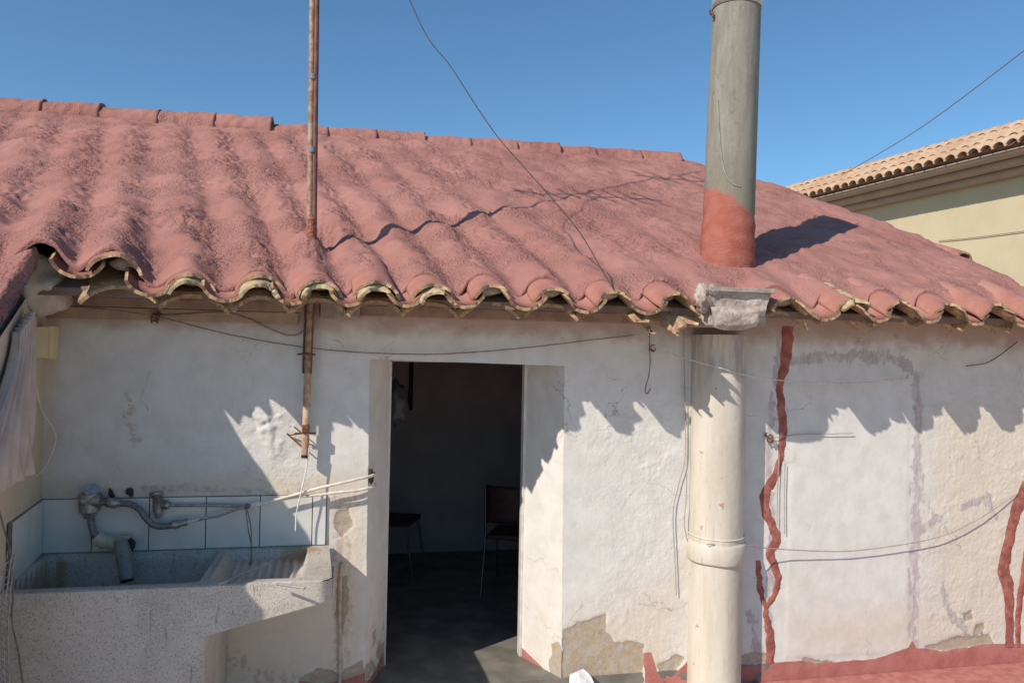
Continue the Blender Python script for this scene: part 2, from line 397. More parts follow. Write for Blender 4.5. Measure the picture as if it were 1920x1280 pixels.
# ------------------------------------------------------------------ SETTING: ground, patio
gm = MB(); gm.box((-400, -400, -0.5), (400, 800, -0.30)); g = gm.make('ground', M['earth']); g['kind'] = 'structure'
pm = MB(); pm.box((-6, -9, -0.296), (9, -0.002, -0.16)); p = pm.make('patio_floor', M['patio']); p['kind'] = 'structure'

# ------------------------------------------------------------------ HOUSE
house = empty('house', (0, 0, 0), 'single storey whitewashed house with a pink foam covered tile roof and dark open doorway', 'house')
ZF = -0.03
XC = -1.555                                   # inner corner with the side wall
DL = lambda z: 0.127+0.006*(1.85-z)/1.0      # outer door edges
DR = lambda z: 1.283+0.008*(1.85-z)/1.0
LZ = lambda x: 1.861-0.022*(x-0.12)/1.16

bare_polys = [wxz(q) for q in (
    [(1058, 1180), (1100, 1162), (1136, 1150), (1137, 1184), (1152, 1205), (1178, 1200), (1208, 1208), (1208, 1240), (1204, 1300), (1050, 1300), (1052, 1240)],
    [(628, 960), (655, 950), (660, 985), (640, 1010), (628, 990)],
    [(560, 1270), (600, 1250), (640, 1262), (680, 1235), (690, 1300), (560, 1300)],
    [(632, 1085), (650, 1075), (652, 1140), (642, 1180), (628, 1150)],
    [(1232, 1248), (1270, 1225), (1283, 1232), (1262, 1262), (1240, 1268)],
    [(1806, 1150), (1822, 1145), (1826, 1160), (1808, 1166)], [(1830, 1170), (1848, 1165), (1846, 1190), (1826, 1188)],
    [(1386, 1232), (1410, 1222), (1440, 1224), (1440, 1246), (1386, 1246)],
    [(1500, 1233), (1535, 1236), (1566, 1240), (1548, 1246), (1512, 1246)],
    [(1735, 1212), (1790, 1196), (1856, 1188), (1862, 1206), (1800, 1216), (1740, 1222)],
    [(1020, 1215), (1048, 1218), (1046, 1290), (1026, 1270)],
)]
red_polys = [wxz(q) for q in (
    [(1380, 1247), (1445, 1242), (1500, 1238), (1530, 1243), (1570, 1240), (1640, 1235), (1690, 1217), (1704, 1213), (1711, 1200), (1719, 1214), (1740, 1216), (1765, 1220), (1860, 1206), (1990, 1206), (1990, 1400), (1380, 1400)],
    [(1206, 1222), (1222, 1222), (1232, 1258), (1262, 1265), (1290, 1238), (1290, 1330), (1212, 1330)],
    [(560, 1275), (600, 1283), (640, 1276), (680, 1262), (692, 1256), (692, 1330), (560, 1330)],
)]
smears = [(wxz(q), w) for q, w in (
    ([(1482, 676), (1560, 668), (1640, 668), (1690, 676), (1716, 704), (1721, 760), (1719, 900), (1716, 1000), (1713, 1100), (1711, 1215)], 0.045),
    ([(1722, 930), (1745, 955), (1756, 970), (1740, 985), (1725, 1000)], 0.028),
    ([(1768, 1092), (1776, 1140), (1800, 1170), (1822, 1200)], 0.03),
    ([(1446, 740), (1440, 900), (1446, 1000), (1438, 1200)], 0.03),
    ([(1462, 640), (1452, 720)], 0.03),
    ([(1352, 640), (1356, 690)], 0.02), ([(1405, 1150), (1425, 1230)], 0.04),
    ([(1810, 950), (1850, 930), (1870, 970)], 0.03),
)]
dirt_shade_polys = [(wxz(q), s) for q, s in (
    ([(80, 885), (690, 878), (690, 932), (80, 936)], 0.10), ([(612, 900), (692, 900), (690, 1300), (612, 1300)], 0.09),
    ([(1060, 1150), (1290, 1050), (1290, 1300), (1060, 1300)], 0.25), ([(1480, 1150), (1920, 1090), (1920, 1230), (1480, 1240)], 0.22),
    ([(385, 1110), (640, 1110), (640, 1290), (385, 1290)], 0.05), ([(76, 905), (520, 890), (610, 915), (610, 940), (76, 940)], 0.05), ([(1730, 740), (2000, 740), (2000, 1200), (1730, 1200)], 0.3), ([(75, 560), (120, 560), (110, 940), (75, 940)], 0.08),  # under-sink and left-corner entries also paint a warmer, browner shade into the wall
)]
brown_lines = [(wxz(q), w) for q, w in (
    ([(640, 935), (636, 1020), (634, 1100), (640, 1270)], 0.05), ([(200, 918), (430, 915), (600, 925)], 0.03), ([(660, 940), (690, 930)], 0.03), ([(690, 880), (700, 915)], 0.02),
    ([(655, 1020), (650, 1240)], 0.03), ([(400, 1200), (480, 1270), (600, 1280)], 0.06), ([(395, 1150), (396, 1290)], 0.02), ([(575, 1285), (690, 1270)], 0.03), ([(240, 740), (245, 800), (262, 840)], 0.035),  # under-sink stroke is brown dirt that also darkens the shaded wall
)]
rough_polys = [(wxz(q), a, s) for q, a, s in (
    ([(385, 745), (470, 735), (580, 790), (610, 880), (560, 920), (440, 860)], 1.0, 0.06),
    ([(1070, 760), (1290, 740), (1290, 1290), (1060, 1290), (1140, 1000)], 0.8, 0.2), ([(1730, 720), (2000, 700), (2000, 1200), (1730, 1200)], 0.9, 0.1),
    ([(620, 940), (690, 940), (690, 1290), (620, 1290)], 0.7, 0.05), ([(1395, 620), (1460, 620), (1440, 1240), (1395, 1240)], 0.5, 0.05),
    ([(395, 1130), (640, 1130), (640, 1290), (395, 1290)], 0.4, 0.1),
)]
gouge = wxz([(462, 775), (500, 765), (550, 790), (562, 850), (520, 868), (470, 840)])
panel = wxz([(1484, 680), (1706, 682), (1704, 1225), (1470, 1235)])
pits = [wxz([q])[0] for q in ((250, 590), (130, 640), (213, 672), (297, 700), (240, 760), (405, 745), (330, 660), (455, 638), (656, 698), (554, 743), (808, 632), (1000, 628), (1132, 625),
        (1190, 660), (1116, 692), (555, 713), (622, 770), (1782, 858), (1877, 735), (1412, 850), (1120, 955), (1103, 950), (1080, 985), (1800, 700), (545, 800), (1572, 780), (1520, 990), (870, 650), (620, 655))]

def wall_masks(X, Z):
    n1 = fbm(X*9, Z*9, 3); n2 = fbm(X*30, Z*30, 5)
    bare = np.zeros_like(X); red = np.zeros_like(X); sm = np.zeros_like(X); rg = np.full_like(X, 0.18)
    dirt_tone = np.zeros_like(X); br = np.zeros_like(X); pit = np.zeros_like(X)
    for q in bare_polys: bare = np.maximum(bare, smooth(-0.02, 0.02, poly_sd(X, Z, q)+n1*0.02+n2*0.012))
    for q in red_polys: red = np.maximum(red, smooth(-0.015, 0.015, poly_sd(X, Z, q)+n1*0.008))
    for q, w in smears: sm = np.maximum(sm, smooth(w*1.5, w*0.1, line_d(X, Z, q)+n1*0.05+n2*0.02))
    for q, w in brown_lines: br = np.maximum(br, smooth(w*2.2, 0, line_d(X, Z, q)+n1*0.05)*0.62)
    for q, s in dirt_shade_polys: dirt_tone = np.maximum(dirt_tone, smooth(-s, s, poly_sd(X, Z, q)+n1*0.08)*0.75)
    for q, a, s in rough_polys: rg = np.maximum(rg, a*smooth(-s, s*0.7, poly_sd(X, Z, q)+n1*0.1))
    ps = poly_sd(X, Z, panel); rg = rg*(1-smooth(-0.01, 0.02, ps))
    for i, (a, b) in enumerate(pits): pit = np.maximum(pit, (0.45+0.5*((i*37) % 10)/10)*smooth(0.006+0.009*((i*53) % 10)/10, 0.002, np.hypot(X-a, (Z-b)*0.8)))
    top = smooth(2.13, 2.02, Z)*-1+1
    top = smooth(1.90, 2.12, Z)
    h = 0.004*fbm(X*2, Z*2, 8, 3)+0.002*fbm(X*8, Z*8, 9, 3)
    lump = fbm(X*15+n1*2, Z*15, 12, 4); h = h+rg*(0.0042*lump+0.0022*np.abs(gnoise(X*26, Z*26+n1*3, 4)))*(0.5+0.8*smooth(-0.3, 0.4, fbm(X*4, Z*4, 61, 2)))
    gq = smooth(-0.05, 0.06, poly_sd(X, Z, gouge)+n1*0.05); h = h+gq*0.016*(1-2*np.abs(gnoise(X*9+n1, Z*11, 19)))*smooth(-0.2, 0.3, fbm(X*6, Z*6, 23, 2))
    h = h-0.006*bare+0.002*sm*np.abs(n2)*2+0.003*smooth(-0.01, 0.03, ps)-0.006*pit
    return h, np.stack([bare, red, sm, rg], -1), np.stack([dirt_tone, br, pit, top], -1)

def set_attr(me, name, arr):
    a = me.color_attributes.new(name, 'FLOAT_COLOR', 'POINT'); a.data.foreach_set("color", arr.reshape(-1, 4).astype(np.float32).ravel())
def grid_faces(nu, nv, flip=False):
    i = np.arange(nu*nv).reshape(nu, nv); a, b, c, d = i[:-1, :-1].ravel(), i[1:, :-1].ravel(), i[1:, 1:].ravel(), i[:-1, 1:].ravel()
    return np.stack([a, d, c, b] if flip else [a, b, c, d], -1)
def grid_mesh(name, P, flip=False):
    nu, nv = P.shape[:2]; Fc = grid_faces(nu, nv, flip); me = bpy.data.meshes.new(name)
    me.vertices.add(nu*nv); me.vertices.foreach_set("co", P.reshape(-1, 3).astype(np.float32).ravel())
    me.loops.add(len(Fc)*4); me.loops.foreach_set("vertex_index", Fc.astype(np.int32).ravel())
    me.polygons.add(len(Fc)); me.polygons.foreach_set("loop_start", np.arange(len(Fc), dtype=np.int32)*4)
    me.polygons.foreach_set("use_smooth", np.ones(len(Fc), bool)); me.update(calc_edges=True); me.validate(); return me

def wall_grid(name, fx0, fx1, z0, z1, step=0.009, fz1=None):
    nz = int((z1-z0)/step)+2; nx = int(abs(fx1(1.0)-fx0(1.0))/step)+2
    Vv, Uu = np.meshgrid(np.linspace(0, 1, nz), np.linspace(0, 1, nx))
    Z = z0+(z1-z0)*Vv
    X = fx0(Z)+(fx1(Z)-fx0(Z))*Uu
    if fz1 is not None: Zb = fz1(X); Z = Zb+(z1-Zb)*Vv
    h, A, B = wall_masks(X, Z)
    me = grid_mesh(name, np.stack([X, -h, Z], -1)); set_attr(me, 'mask_a', A); set_attr(me, 'mask_b', B)
    return me
ZT = 2.36
one = lambda v: (lambda z: z*0+v)
jl = lambda z: DL(z)+0.004*fbm(z*6, z*0+3.1, 2)
jr = lambda z: DR(z)+0.004*fbm(z*6, z*0+8.1, 2)
VZ = lambda z: np.asarray(z, float)
wl = wall_grid('wall', one(XC-0.02), lambda z: jl(VZ(z)), -0.3, 1.86)
wr = wall_grid('wall', lambda z: jr(VZ(z)), one(5.6), -0.3, 1.84)
# above the door the wall runs full width; its lower edge follows the lintel between the door edges
def above_lo(X):
    inside = (X > 0.125) & (X < 1.29)
    return np.where(X <= 0.125, 1.86, np.where(X >= 1.29, 1.84, LZ(X)+0.002*fbm(X*8, X*0, 6)))
wa = wall_grid('wall', one(XC-0.02), one(5.6), 1.84, ZT, fz1=above_lo)
def join_mesh(name, ms):
    V = []; Fs = []; A = []; B = []; off = 0
    for me in ms:
        n = len(me.vertices); co = np.empty(n*3, np.float32); me.vertices.foreach_get("co", co); V.append(co.reshape(-1, 3))
        fi = np.empty(len(me.loops), np.int32); me.loops.foreach_get("vertex_index", fi); Fs.append(fi.reshape(-1, 4)+off); off += n
        for nm, L in (('mask_a', A), ('mask_b', B)):
            c = np.empty(n*4, np.float32); me.color_attributes[nm].data.foreach_get("color", c); L.append(c.reshape(-1, 4))
    V = np.concatenate(V); Fs = np.concatenate(Fs); me = bpy.data.meshes.new(name)
    me.vertices.add(len(V)); me.vertices.foreach_set("co", V.ravel())
    me.loops.add(len(Fs)*4); me.loops.foreach_set("vertex_index", Fs.ravel())
    me.polygons.add(len(Fs)); me.polygons.foreach_set("loop_start", np.arange(len(Fs), dtype=np.int32)*4)
    me.polygons.foreach_set("use_smooth", np.ones(len(Fs), bool)); me.update(calc_edges=True)
    set_attr(me, 'mask_a', np.concatenate(A)); set_attr(me, 'mask_b', np.concatenate(B))
    return me
wall = link('front_wall', join_mesh('front_wall', [wl, wr, wa]), house, [M['wall']])

# door reveals (splayed) and soffit
YR = 0.36; FL, FR = 0.262, 1.136
def reveal(name, xa, xb, flip):
    nz = 210; nu = 42
    Vv, Uu = np.meshgrid(np.linspace(0, 1, nz), np.linspace(0, 1, nu)); Z = -0.3+Vv*(1.862+0.3)
    X = xa(Z)+(xb-xa(Z))*Uu; Y = YR*Uu
    n1 = fbm(Y*9+5, Z*9, 21); h = 0.004*fbm(Y*7, Z*7, 22)*np.sin(Uu*math.pi)
    bare = np.zeros_like(X); red = np.zeros_like(X)
    if not flip:
        bare = smooth(-0.02, 0.02, 0.10-np.hypot((Y-0.04)*1.6, (Z-0.02)*0.8)+n1*0.06)*1.0
        red = smooth(-0.012, 0.012, (0.05-0.10*(1-Uu)-0.02)-Z+n1*0.01)
    else:
        bare = smooth(0.35, 0.05, Z+n1*0.5)*0.55; red = smooth(0.03, -0.01, Z+n1*0.1)
    A = np.stack([bare, red, bare*0, bare*0+0.1], -1); dirt_tone = smooth(0.9, 0.0, Z+n1*0.6)*(0.5 if not flip else 0.8)
    B = np.stack([dirt_tone, smooth(0.25, 0.0, Z+n1*0.5)*0.6*(1 if flip else 0.3), bare*0, bare*0], -1)
    me = grid_mesh(name, np.stack([X+(h if flip else -h), Y, Z], -1), flip)
    set_attr(me, 'mask_a', A); set_attr(me, 'mask_b', B)
    return link(name, me, house, [M['wall']])
reveal('door_reveal', jl, FL, False if False else True)
reveal('door_reveal', jr, FR, False)
Vv, Uu = np.meshgrid(np.linspace(0, 1, 12), np.linspace(0, 1, 40)); Xs = (0.128+(1.282-0.128)*Uu)*(1-Vv)+(FL+(FR-FL)*Uu)*Vv
P = np.stack([Xs, YR*Vv, LZ(Xs)*(1-Vv)+1.852*Vv], -1)
me = grid_mesh('door_soffit', P); set_attr(me, 'mask_a', np.zeros((40, 12, 4))+np.array([0, 0, 0, .1])); set_attr(me, 'mask_b', np.zeros((40, 12, 4)))
link('door_soffit', me, house, [M['wall']])
df = MB()
df.box((FL-0.06, YR, -0.03), (FL+0.012, YR+0.07, 1.85), 0.004); df.box((FR-0.016, YR, -0.03), (FR+0.06, YR+0.07, 1.85), 0.004)
df.box((FL+0.013, YR+0.003, 1.846), (FR-0.017, YR+0.067, 1.90), 0.004)
df.make('door_frame', M['frame_paint'], house)

# interior room
rm = MB(); Y0, Y1, X0, X1, ZR = YR+0.072, 3.05, -1.25, 2.6, 2.2
rm.box((X0, Y0, ZF), (FL-0.061, Y0+0.02, 1.2)); rm.box((FR+0.061, Y0, ZF), (X1, Y0+0.02, 1.2))
rm.box((X0, Y1, ZF), (X1, Y1+0.1, 1.2)); rm.box((X0-0.1, Y0, ZF), (X0, Y1, 1.2)); rm.box((X1, Y0, ZF), (X1+0.1, Y1, 1.2))
rm.make('interior_wall', M['room_wall'], house)
rm = MB()
rm.box((X0, Y0, 1.2), (FL-0.061, Y0+0.02, ZR)); rm.box((FR+0.061, Y0, 1.2), (X1, Y0+0.02, ZR)); rm.box((FL-0.06, Y0, 1.89), (FR+0.06, Y0+0.019, ZR-0.002))
rm.box((X0, Y1, 1.2), (X1, Y1+0.1, ZR)); rm.box((X0-0.1, Y0, 1.2), (X0, Y1, ZR)); rm.box((X1, Y0, 1.2), (X1+0.1, Y1, ZR))
rm.make('upper_interior_wall', M['room_top'], house)
rm = MB(); rm.box((X0-0.1, YR+0.02, ZR+0.002), (X1+0.1, Y1+0.1, ZR+0.08)); rm.make('interior_ceiling', M['room_top'], house)
rm = MB(); rm.box((X0-0.1, 0.0, ZF-0.12), (X1+0.1, Y1+0.1, ZF)); rm.make('interior_floor', M['room_floor'], house)

# side wall on the left, turned slightly inwards
SD = np.array([0.12, -0.993]); SN = np.array([0.993, 0.12])
def side(s, z, off=0.0): return (XC+SD[0]*s+SN[0]*off, SD[1]*s+SN[1]*off, z)
nz, ns = 140, 110
Vv, Uu = np.meshgrid(np.linspace(0, 1, nz), np.linspace(0, 1, ns)); S = Uu*1.42; Z = -0.3+Vv*(2.633-0.497*S)
h = 0.004*fbm(S*4, Z*4, 31); me = grid_mesh('side_wall', np.stack([XC+SD[0]*S+SN[0]*h, SD[1]*S+SN[1]*h, Z], -1), True)
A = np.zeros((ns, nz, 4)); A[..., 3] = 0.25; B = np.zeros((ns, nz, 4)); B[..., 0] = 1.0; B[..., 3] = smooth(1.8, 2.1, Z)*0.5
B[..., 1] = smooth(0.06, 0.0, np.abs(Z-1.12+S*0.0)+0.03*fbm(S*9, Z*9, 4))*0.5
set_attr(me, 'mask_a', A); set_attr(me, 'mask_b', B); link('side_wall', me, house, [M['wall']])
sb = MB(); q = [side(0, -0.3, -0.03), side(1.42, -0.3, -0.03), side(1.42, -0.3, -0.25), side(0, -0.3, -0.25)]
sb.add([*q, *[(a[0], a[1], 2.333-0.5*max(0, -a[1])) for a in q]], [(0, 1, 2, 3), (7, 6, 5, 4), (0, 4, 5, 1), (1, 5, 6, 2), (2, 6, 7, 3), (3, 7, 4, 0)])
sb.make('side_wall_core', M['mortar'], house)

# ------------------------------------------------------------------ ROOF
SG = 0.5; OV = 0.5; YE = -OV; Z00 = 2.13
TR = 3.42                                     # horizontal run eave to ridge
peaks_px = [215, 358, 490, 600, 708, 815, 928, 1043, 1155, 1268, 1378, 1486, 1598, 1692, 1783, 1868, 1950]
peakX = [onY(a, 520, YE)[0] for a in peaks_px]
while peakX[0] > -3.9: peakX.insert(0, peakX[0]-0.33)
NB = len([p for p in peakX if p < onY(200, 520, YE)[0]])       # index of first column right of the verge
while peakX[-1] < 6.2: peakX.append(peakX[-1]+0.30)
peakX = np.array(peakX); NC = len(peakX)
SH = 0.25                                     # the tile columns run skewed to the left going up
def X_of(phi, t): return np.interp(phi, np.arange(NC), peakX)-SH*np.maximum(t, -2)
coff = np.array([rnd.uniform(-0.06, 0.06) for _ in range(NC+2)])
CL = 0.37
hipx = lambda y: np.interp(y, [-0.6, -0.3, 0.3, 0.9, 2.0, 2.5, 3.05], [4.50, 4.42, 4.42, 4.38, 3.98, 3.62, 3.30])
chim = onY(1362, 480, 0.03)
mastb = onY(583, 440, -0.06)
def lift(x): return 0.095*float(smooth(-0.80, -1.28, np.array(x)))
def foam_h(phi, t):
    X = X_of(phi, t); y = YE+t
    warp = fbm(X*2.5, t*2.5, 40, 3)
    ph = phi+0.10*fbm(X*2.6, t*3.2, 41, 3)*smooth(0.0, 0.5, np.abs(t))+0.03*fbm(X*3, t*3, 42, 2)
    a = 0.057+0*X
    a = a*(1-0.62*smooth(0.6, 2.0, X+0.25*t)); a = a*(1-0.5*smooth(0.4, 1.8, t))*(1+0.35*fbm(X*1.3, t*1.3, 91, 2)); a = a*(1-0.6*smooth(2.7, 3.4, t))
    a = a*(1-0.6*smooth(2.3, 3.2, X+0.3*t))
    a = np.maximum(a, 0.11*smooth(0.34, 0.05, np.abs(t)))
    p = (0.5+0.5*np.cos(2*np.pi*ph))**0.8
    off = np.interp(phi, np.arange(NC+2), coff)
    s = (t-off)/CL+0.05*fbm(X*6, t*6, 77, 2); fr = s-np.floor(s)
    stepamp = 0.047*np.clip(a/0.055, 0.35, 1.1)*smooth(3.5, 2.8, t)*(0.45+0.55*smooth(-0.3, 0.3, fbm(X*1.7, t*3, 43, 2)))
    saw = np.where(fr < 0.10, smooth(0, 0.10, fr), 1-smooth(0.10, 1.0, fr)*1.0)
    saw = np.where((t < 0.25) & (t > -0.1), 0.35, saw)
    h = 0.045+0.75*(0.11-a)+a*p+stepamp*(saw-0.3)*(0.55+0.45*p)
    h = h+0.026*warp+0.016*fbm(X*7, t*7, 44, 3)
    pm = smooth(-0.15, 0.25, fbm(X*2.1, t*2.1, 45, 2)+0.25*np.sin(2*np.pi*(phi-0.02))*smooth(2.5, 0.5, X)-0.15*smooth(0.5, 3.0, X))
    bill = 1-np.abs(gnoise(X*17, t*17, 46))*2; bill2 = 1-np.abs(gnoise(X*38, t*38, 47))*2
    h = h+(0.12+0.88*pm)*(0.013*(bill-0.5)+0.008*(bill2-0.5))*(1-0.45*smooth(0.8, 2.5, X))*smooth(-0.0, 0.12, np.abs(t)+0.06)
    # foam bank around the chimney foot and the mast foot
    dc = np.hypot(X-chim[0], y-chim[1]); h = h+0.025*smooth(0.36, 0.17, dc)
    dm = np.hypot(X-mastb[0], y-mastb[1]); h = h+0.05*smooth(0.15, 0.02, dm)
    # drop past the verge on the right and past the ridge
    h = h+0.095*smooth(-0.80, -1.28, X)*smooth(1.3, 0.1, t)*smooth(-0.5, -0.02, t)+0.03*np.exp(-((X+1.10)/0.12)**2)*smooth(0.4, 0.0, np.abs(t))+0.05*np.exp(-((X+1.42)/0.14)**2-((t-0.12)/0.22)**2)
    z = Z00+SG*t+h
    db = X-hipx(y); bump = 0.03*fbm(X*5, t*5, 50, 2)
    z = z-0.75*np.maximum(0, db+bump+0.03)**1.0*smooth(-0.05, 0.08, db+bump)
    z = z-0.9*np.maximum(0, t-TR-0.02)
    return X, y+0*X, z
roof = None
me = None
dk = MB()
def roofpt(x, t, dz): return (x, YE+t, Z00+SG*t+dz)
def slab(x0, x1, t0, t1, d0, d1):
    a = [roofpt(x0, t0, d0), roofpt(x1, t0, d0), roofpt(x1, t1, d0), roofpt(x0, t1, d0)]; b = [roofpt(x0, t0, d1), roofpt(x1, t0, d1), roofpt(x1, t1, d1), roofpt(x0, t1, d1)]
    dk.add(a+b, [(3, 2, 1, 0), (4, 5, 6, 7), (0, 1, 5, 4), (1, 2, 6, 5), (2, 3, 7, 6), (3, 0, 4, 7)])
slab(-3.9, 4.25, 0.11, 1.6, -0.04, 0.0); slab(-3.9, 3.75, 1.601, 2.5, -0.04, 0.0); slab(-3.9, 3.2, 2.501, TR, -0.04, 0.0)
slab(-3.9, -1.53, -0.93, 0.219, -0.045, -0.005)
roof = dk.make('roof', M['wood_dark'], house)

# the foam surface: one global height field, cut into the tiles that show through it
PH = np.arange(0.5, NC-1.5+1e-6, 1/24.0); TT = np.concatenate([np.arange(0, TR+0.02, 0.0155), [TR+0.06, TR+0.12, TR+0.22, TR+0.4]])
t0col = np.full(NC, 0.015)
for i in range(NC):
    x = peakX[i]
    t0col[i] = 0.02+(0.03 if x > -0.75 else 0)+(0.075 if x > 0.1 else 0)+rnd.uniform(0, 0.02)
    if i < NB: t0col[i] = 0
PHg, W = np.meshgrid(PH, TT, indexing='ij')
t0g = np.interp(PHg, np.arange(NC), t0col)
t0g = t0g-0.04*smooth(0.22, 0.5, np.abs((PHg % 1.0)-0.0-np.round(PHg % 1.0)))*(t0g > 0.05)+0.006*fbm(PHg*12, PHg*0, 60)
Tg = t0g*(1-W/TR)+W
Tg = np.where(W > TR, W, Tg)
Xg, Yg, Zg = foam_h(PHg, Tg)
def grid_normals(P):
    du = np.gradient(P, axis=0); dv = np.gradient(P, axis=1); n = np.cross(du, dv); return n/np.linalg.norm(n, axis=-1, keepdims=True)
def emit_cells(PHg, Tg, P, lip, first_cols, last_col, xmax=None, name='roof_tile'):
    N = grid_normals(P); cells = []
    phc = (PHg[:-1, :-1]+PHg[1:, 1:])/2; tc = (Tg[:-1, :-1]+Tg[1:, 1:])/2; Xc = (P[:-1, :-1, 0]+P[1:, 1:, 0])/2
    col = np.floor(phc+0.5).astype(int); row = np.floor((tc-coff[np.clip(col, 0, NC)])/CL).astype(int)
    row = np.minimum(row, int(TR/CL)-1)
    if tc.min() > -0.05: row = np.maximum(row, 0)
    ok = Xc < (xmax if xmax is not None else 99)
    nv = P.shape[1]
    for c in range(first_cols, last_col+1):
        for r in range(row.min(), row.max()+1):
            ii, jj = np.nonzero((col == c) & (row == r) & ok)
            if len(ii) < 12: continue
            Fq = np.stack([ii*nv+jj, (ii+1)*nv+jj, (ii+1)*nv+jj+1, ii*nv+jj+1], -1)
            cells.append((c, r, Fq, float(Xc[ii, jj].mean())))
    Pf = P.reshape(-1, 3); Nf = N.reshape(-1, 3); out = []
    for c, r, Fq, xm in cells:
        uq, inv = np.unique(Fq.ravel(), return_inverse=True); V = Pf[uq]; Nn = Nf[uq]; Fl = inv.reshape(-1, 4)
        # front lip of the foam
        edge = np.nonzero(uq % nv == 0)[0]
        if lip and len(edge) > 1:
            order = edge[np.argsort(uq[edge])]
            k = len(V); down = V[order]+np.array([0, 0.004, -0.030]); mid = V[order]+np.array([0, -0.006, -0.012])
            V = np.concatenate([V, V[order], mid, down]); m_ = len(order)
            nn = np.tile(np.array([[0, -1.0, 0]]), (m_, 1)); Nn = np.concatenate([Nn, (Nn[order]+nn)/1.6, nn, nn+np.array([0, 0, -.4])])
            ex = []
            for q in range(m_-1):
                ex.append((k+q, k+m_+q, k+m_+q+1, k+q+1)); ex.append((k+m_+q, k+2*m_+q, k+2*m_+q+1, k+m_+q+1))
            Fl = np.concatenate([Fl, np.array(ex)])
        out.append((c, r, V, Nn, Fl, xm))
    return out
def mesh_from(name, V, Nn, Fl):
    me = bpy.data.meshes.new(name); me.vertices.add(len(V)); me.vertices.foreach_set("co", V.astype(np.float32).ravel())
    me.loops.add(len(Fl)*4); me.loops.foreach_set("vertex_index", Fl.astype(np.int32).ravel())
    me.polygons.add(len(Fl)); me.polygons.foreach_set("loop_start", np.arange(len(Fl), dtype=np.int32)*4)
    me.polygons.foreach_set("use_smooth", np.ones(len(Fl), bool)); me.update(calc_edges=True)
    Nn = Nn/np.linalg.norm(Nn, axis=1, keepdims=True)
    me.normals_split_custom_set_from_vertices(Nn.astype(np.float32).tolist()); return me
Pg = np.stack([Xg, Yg, Zg], -1)
cells = emit_cells(PHg, Tg, Pg, True, 1, NC-2, 5.3)
# left wing: same slope carried further down, ending at the verge above the side wall
XV = lambda t: -1.45+0.02*np.sin(t*9)
PHl = np.arange(0.5, NB+0.5+1e-6, 1/24.0); TL = np.arange(-0.90, 0.0301, 0.0165)
PL, TLg = np.meshgrid(PHl, TL, indexing='ij'); Xl, Yl, Zl = foam_h(PL, TLg)
over = Xl-XV(TLg); Zl = Zl-smooth(-0.10, 0.03, over)*0.05-np.clip(over, 0, 0.03)*2.5; Xl = np.minimum(Xl, -1.43+0*Xl)
Zl = np.where(TLg > -0.001, Zl-0.012, Zl)
Plg = np.stack([Xl, Yl, Zl], -1)
cl = [q for q in emit_cells(PL, TLg, Plg, True, 1, NB, -1.431) if q[1] <= 0 and q[2][:, 1].min() < YE-0.01]
allc = cells+cl
def vis(q):
    c = q[2].mean(0)-C_; d = c@f_; return 960+F*(c@R_)/d
allc.sort(key=lambda q: -1e4*(-60 < vis(q) < 1980)-len(q[4])/np.linalg.norm(q[2].mean(0)-C_)**2)
far = []
for i, (c, r, V, Nn, Fl, xm) in enumerate(allc):
    if i < 298:
        link('roof_tile', mesh_from('roof_tile', V, Nn, Fl), roof, [M['foam']])
    else: far.append((V, Nn, Fl))
if far:
    off = 0; Vs = []; Ns = []; Fs = []
    for V, Nn, Fl in far: Vs.append(V); Ns.append(Nn); Fs.append(Fl+off); off += len(V)
    link('outlying_roof_tiles', mesh_from('outlying_roof_tiles', np.concatenate(Vs), np.concatenate(Ns), np.concatenate(Fs)), roof, [M['foam']], kind='stuff')

# eave tiles: barrel shapes with thickness
def barrel(width, rise, thick, length, up=True, seg=14, taper=0.9, jit=0.006, seed=0, paint=True, nl=6):
    r_ = random.Random(seed); V = []; Fc = []; mi = []
    Rr = (width*width/4+rise*rise)/(2*rise); half = math.asin(min(1, width/2/Rr))
    jj = [r_.uniform(-jit, jit)+jit*1.5*math.sin(k*0.9+seed) for k in range(seg+1)]
    for l in range(nl+1):
        f = l/nl; y = f*length; sc = 1-(1-taper)*f
        for lay in (0, 1):
            RR = Rr-(thick if lay else 0)
            for k in range(seg+1):
                a = -half+2*half*k/seg
                x = math.sin(a)*RR*sc; z = (math.cos(a)*RR-(Rr-rise))*sc
                if not up: z = rise-z
                V.append((x, y+(jj[k] if l == 0 else 0), z+SG*y))
    n = seg+1
    for l in range(nl):
        for k in range(seg):
            a = l*2*n+k; b = a+2*n; o_ = (a, a+1, b+1, b); i_ = (a+n, b+n, b+n+1, a+n+1)
            if up: Fc += [o_, i_]
            else: Fc += [o_[::-1], i_[::-1]]
            mi += [0 if (paint and up) else 1, 0 if (paint and not up) else 1]
        a = l*2*n; b = a+2*n; Fc.append((a, b, b+n, a+n)); mi.append(1)
        a = l*2*n+seg; b = a+2*n; Fc.append((a, a+n, b+n, b)); mi.append(1)
    for k in range(seg): Fc.append((k, k+n, k+n+1, k+1)); mi.append(1)
    me = bpy.data.meshes.new('eave_tile'); me.from_pydata(V, [], Fc); me.polygons.foreach_set("material_index", mi)
    me.polygons.foreach_set("use_smooth", [m_ is not None and i < nl*seg*2+nl*2 for i, m_ in enumerate(mi)]); me.update()
    return me
block_lo, block_hi = onY(1325, 600, YE)[0], onY(1452, 600, YE)[0]
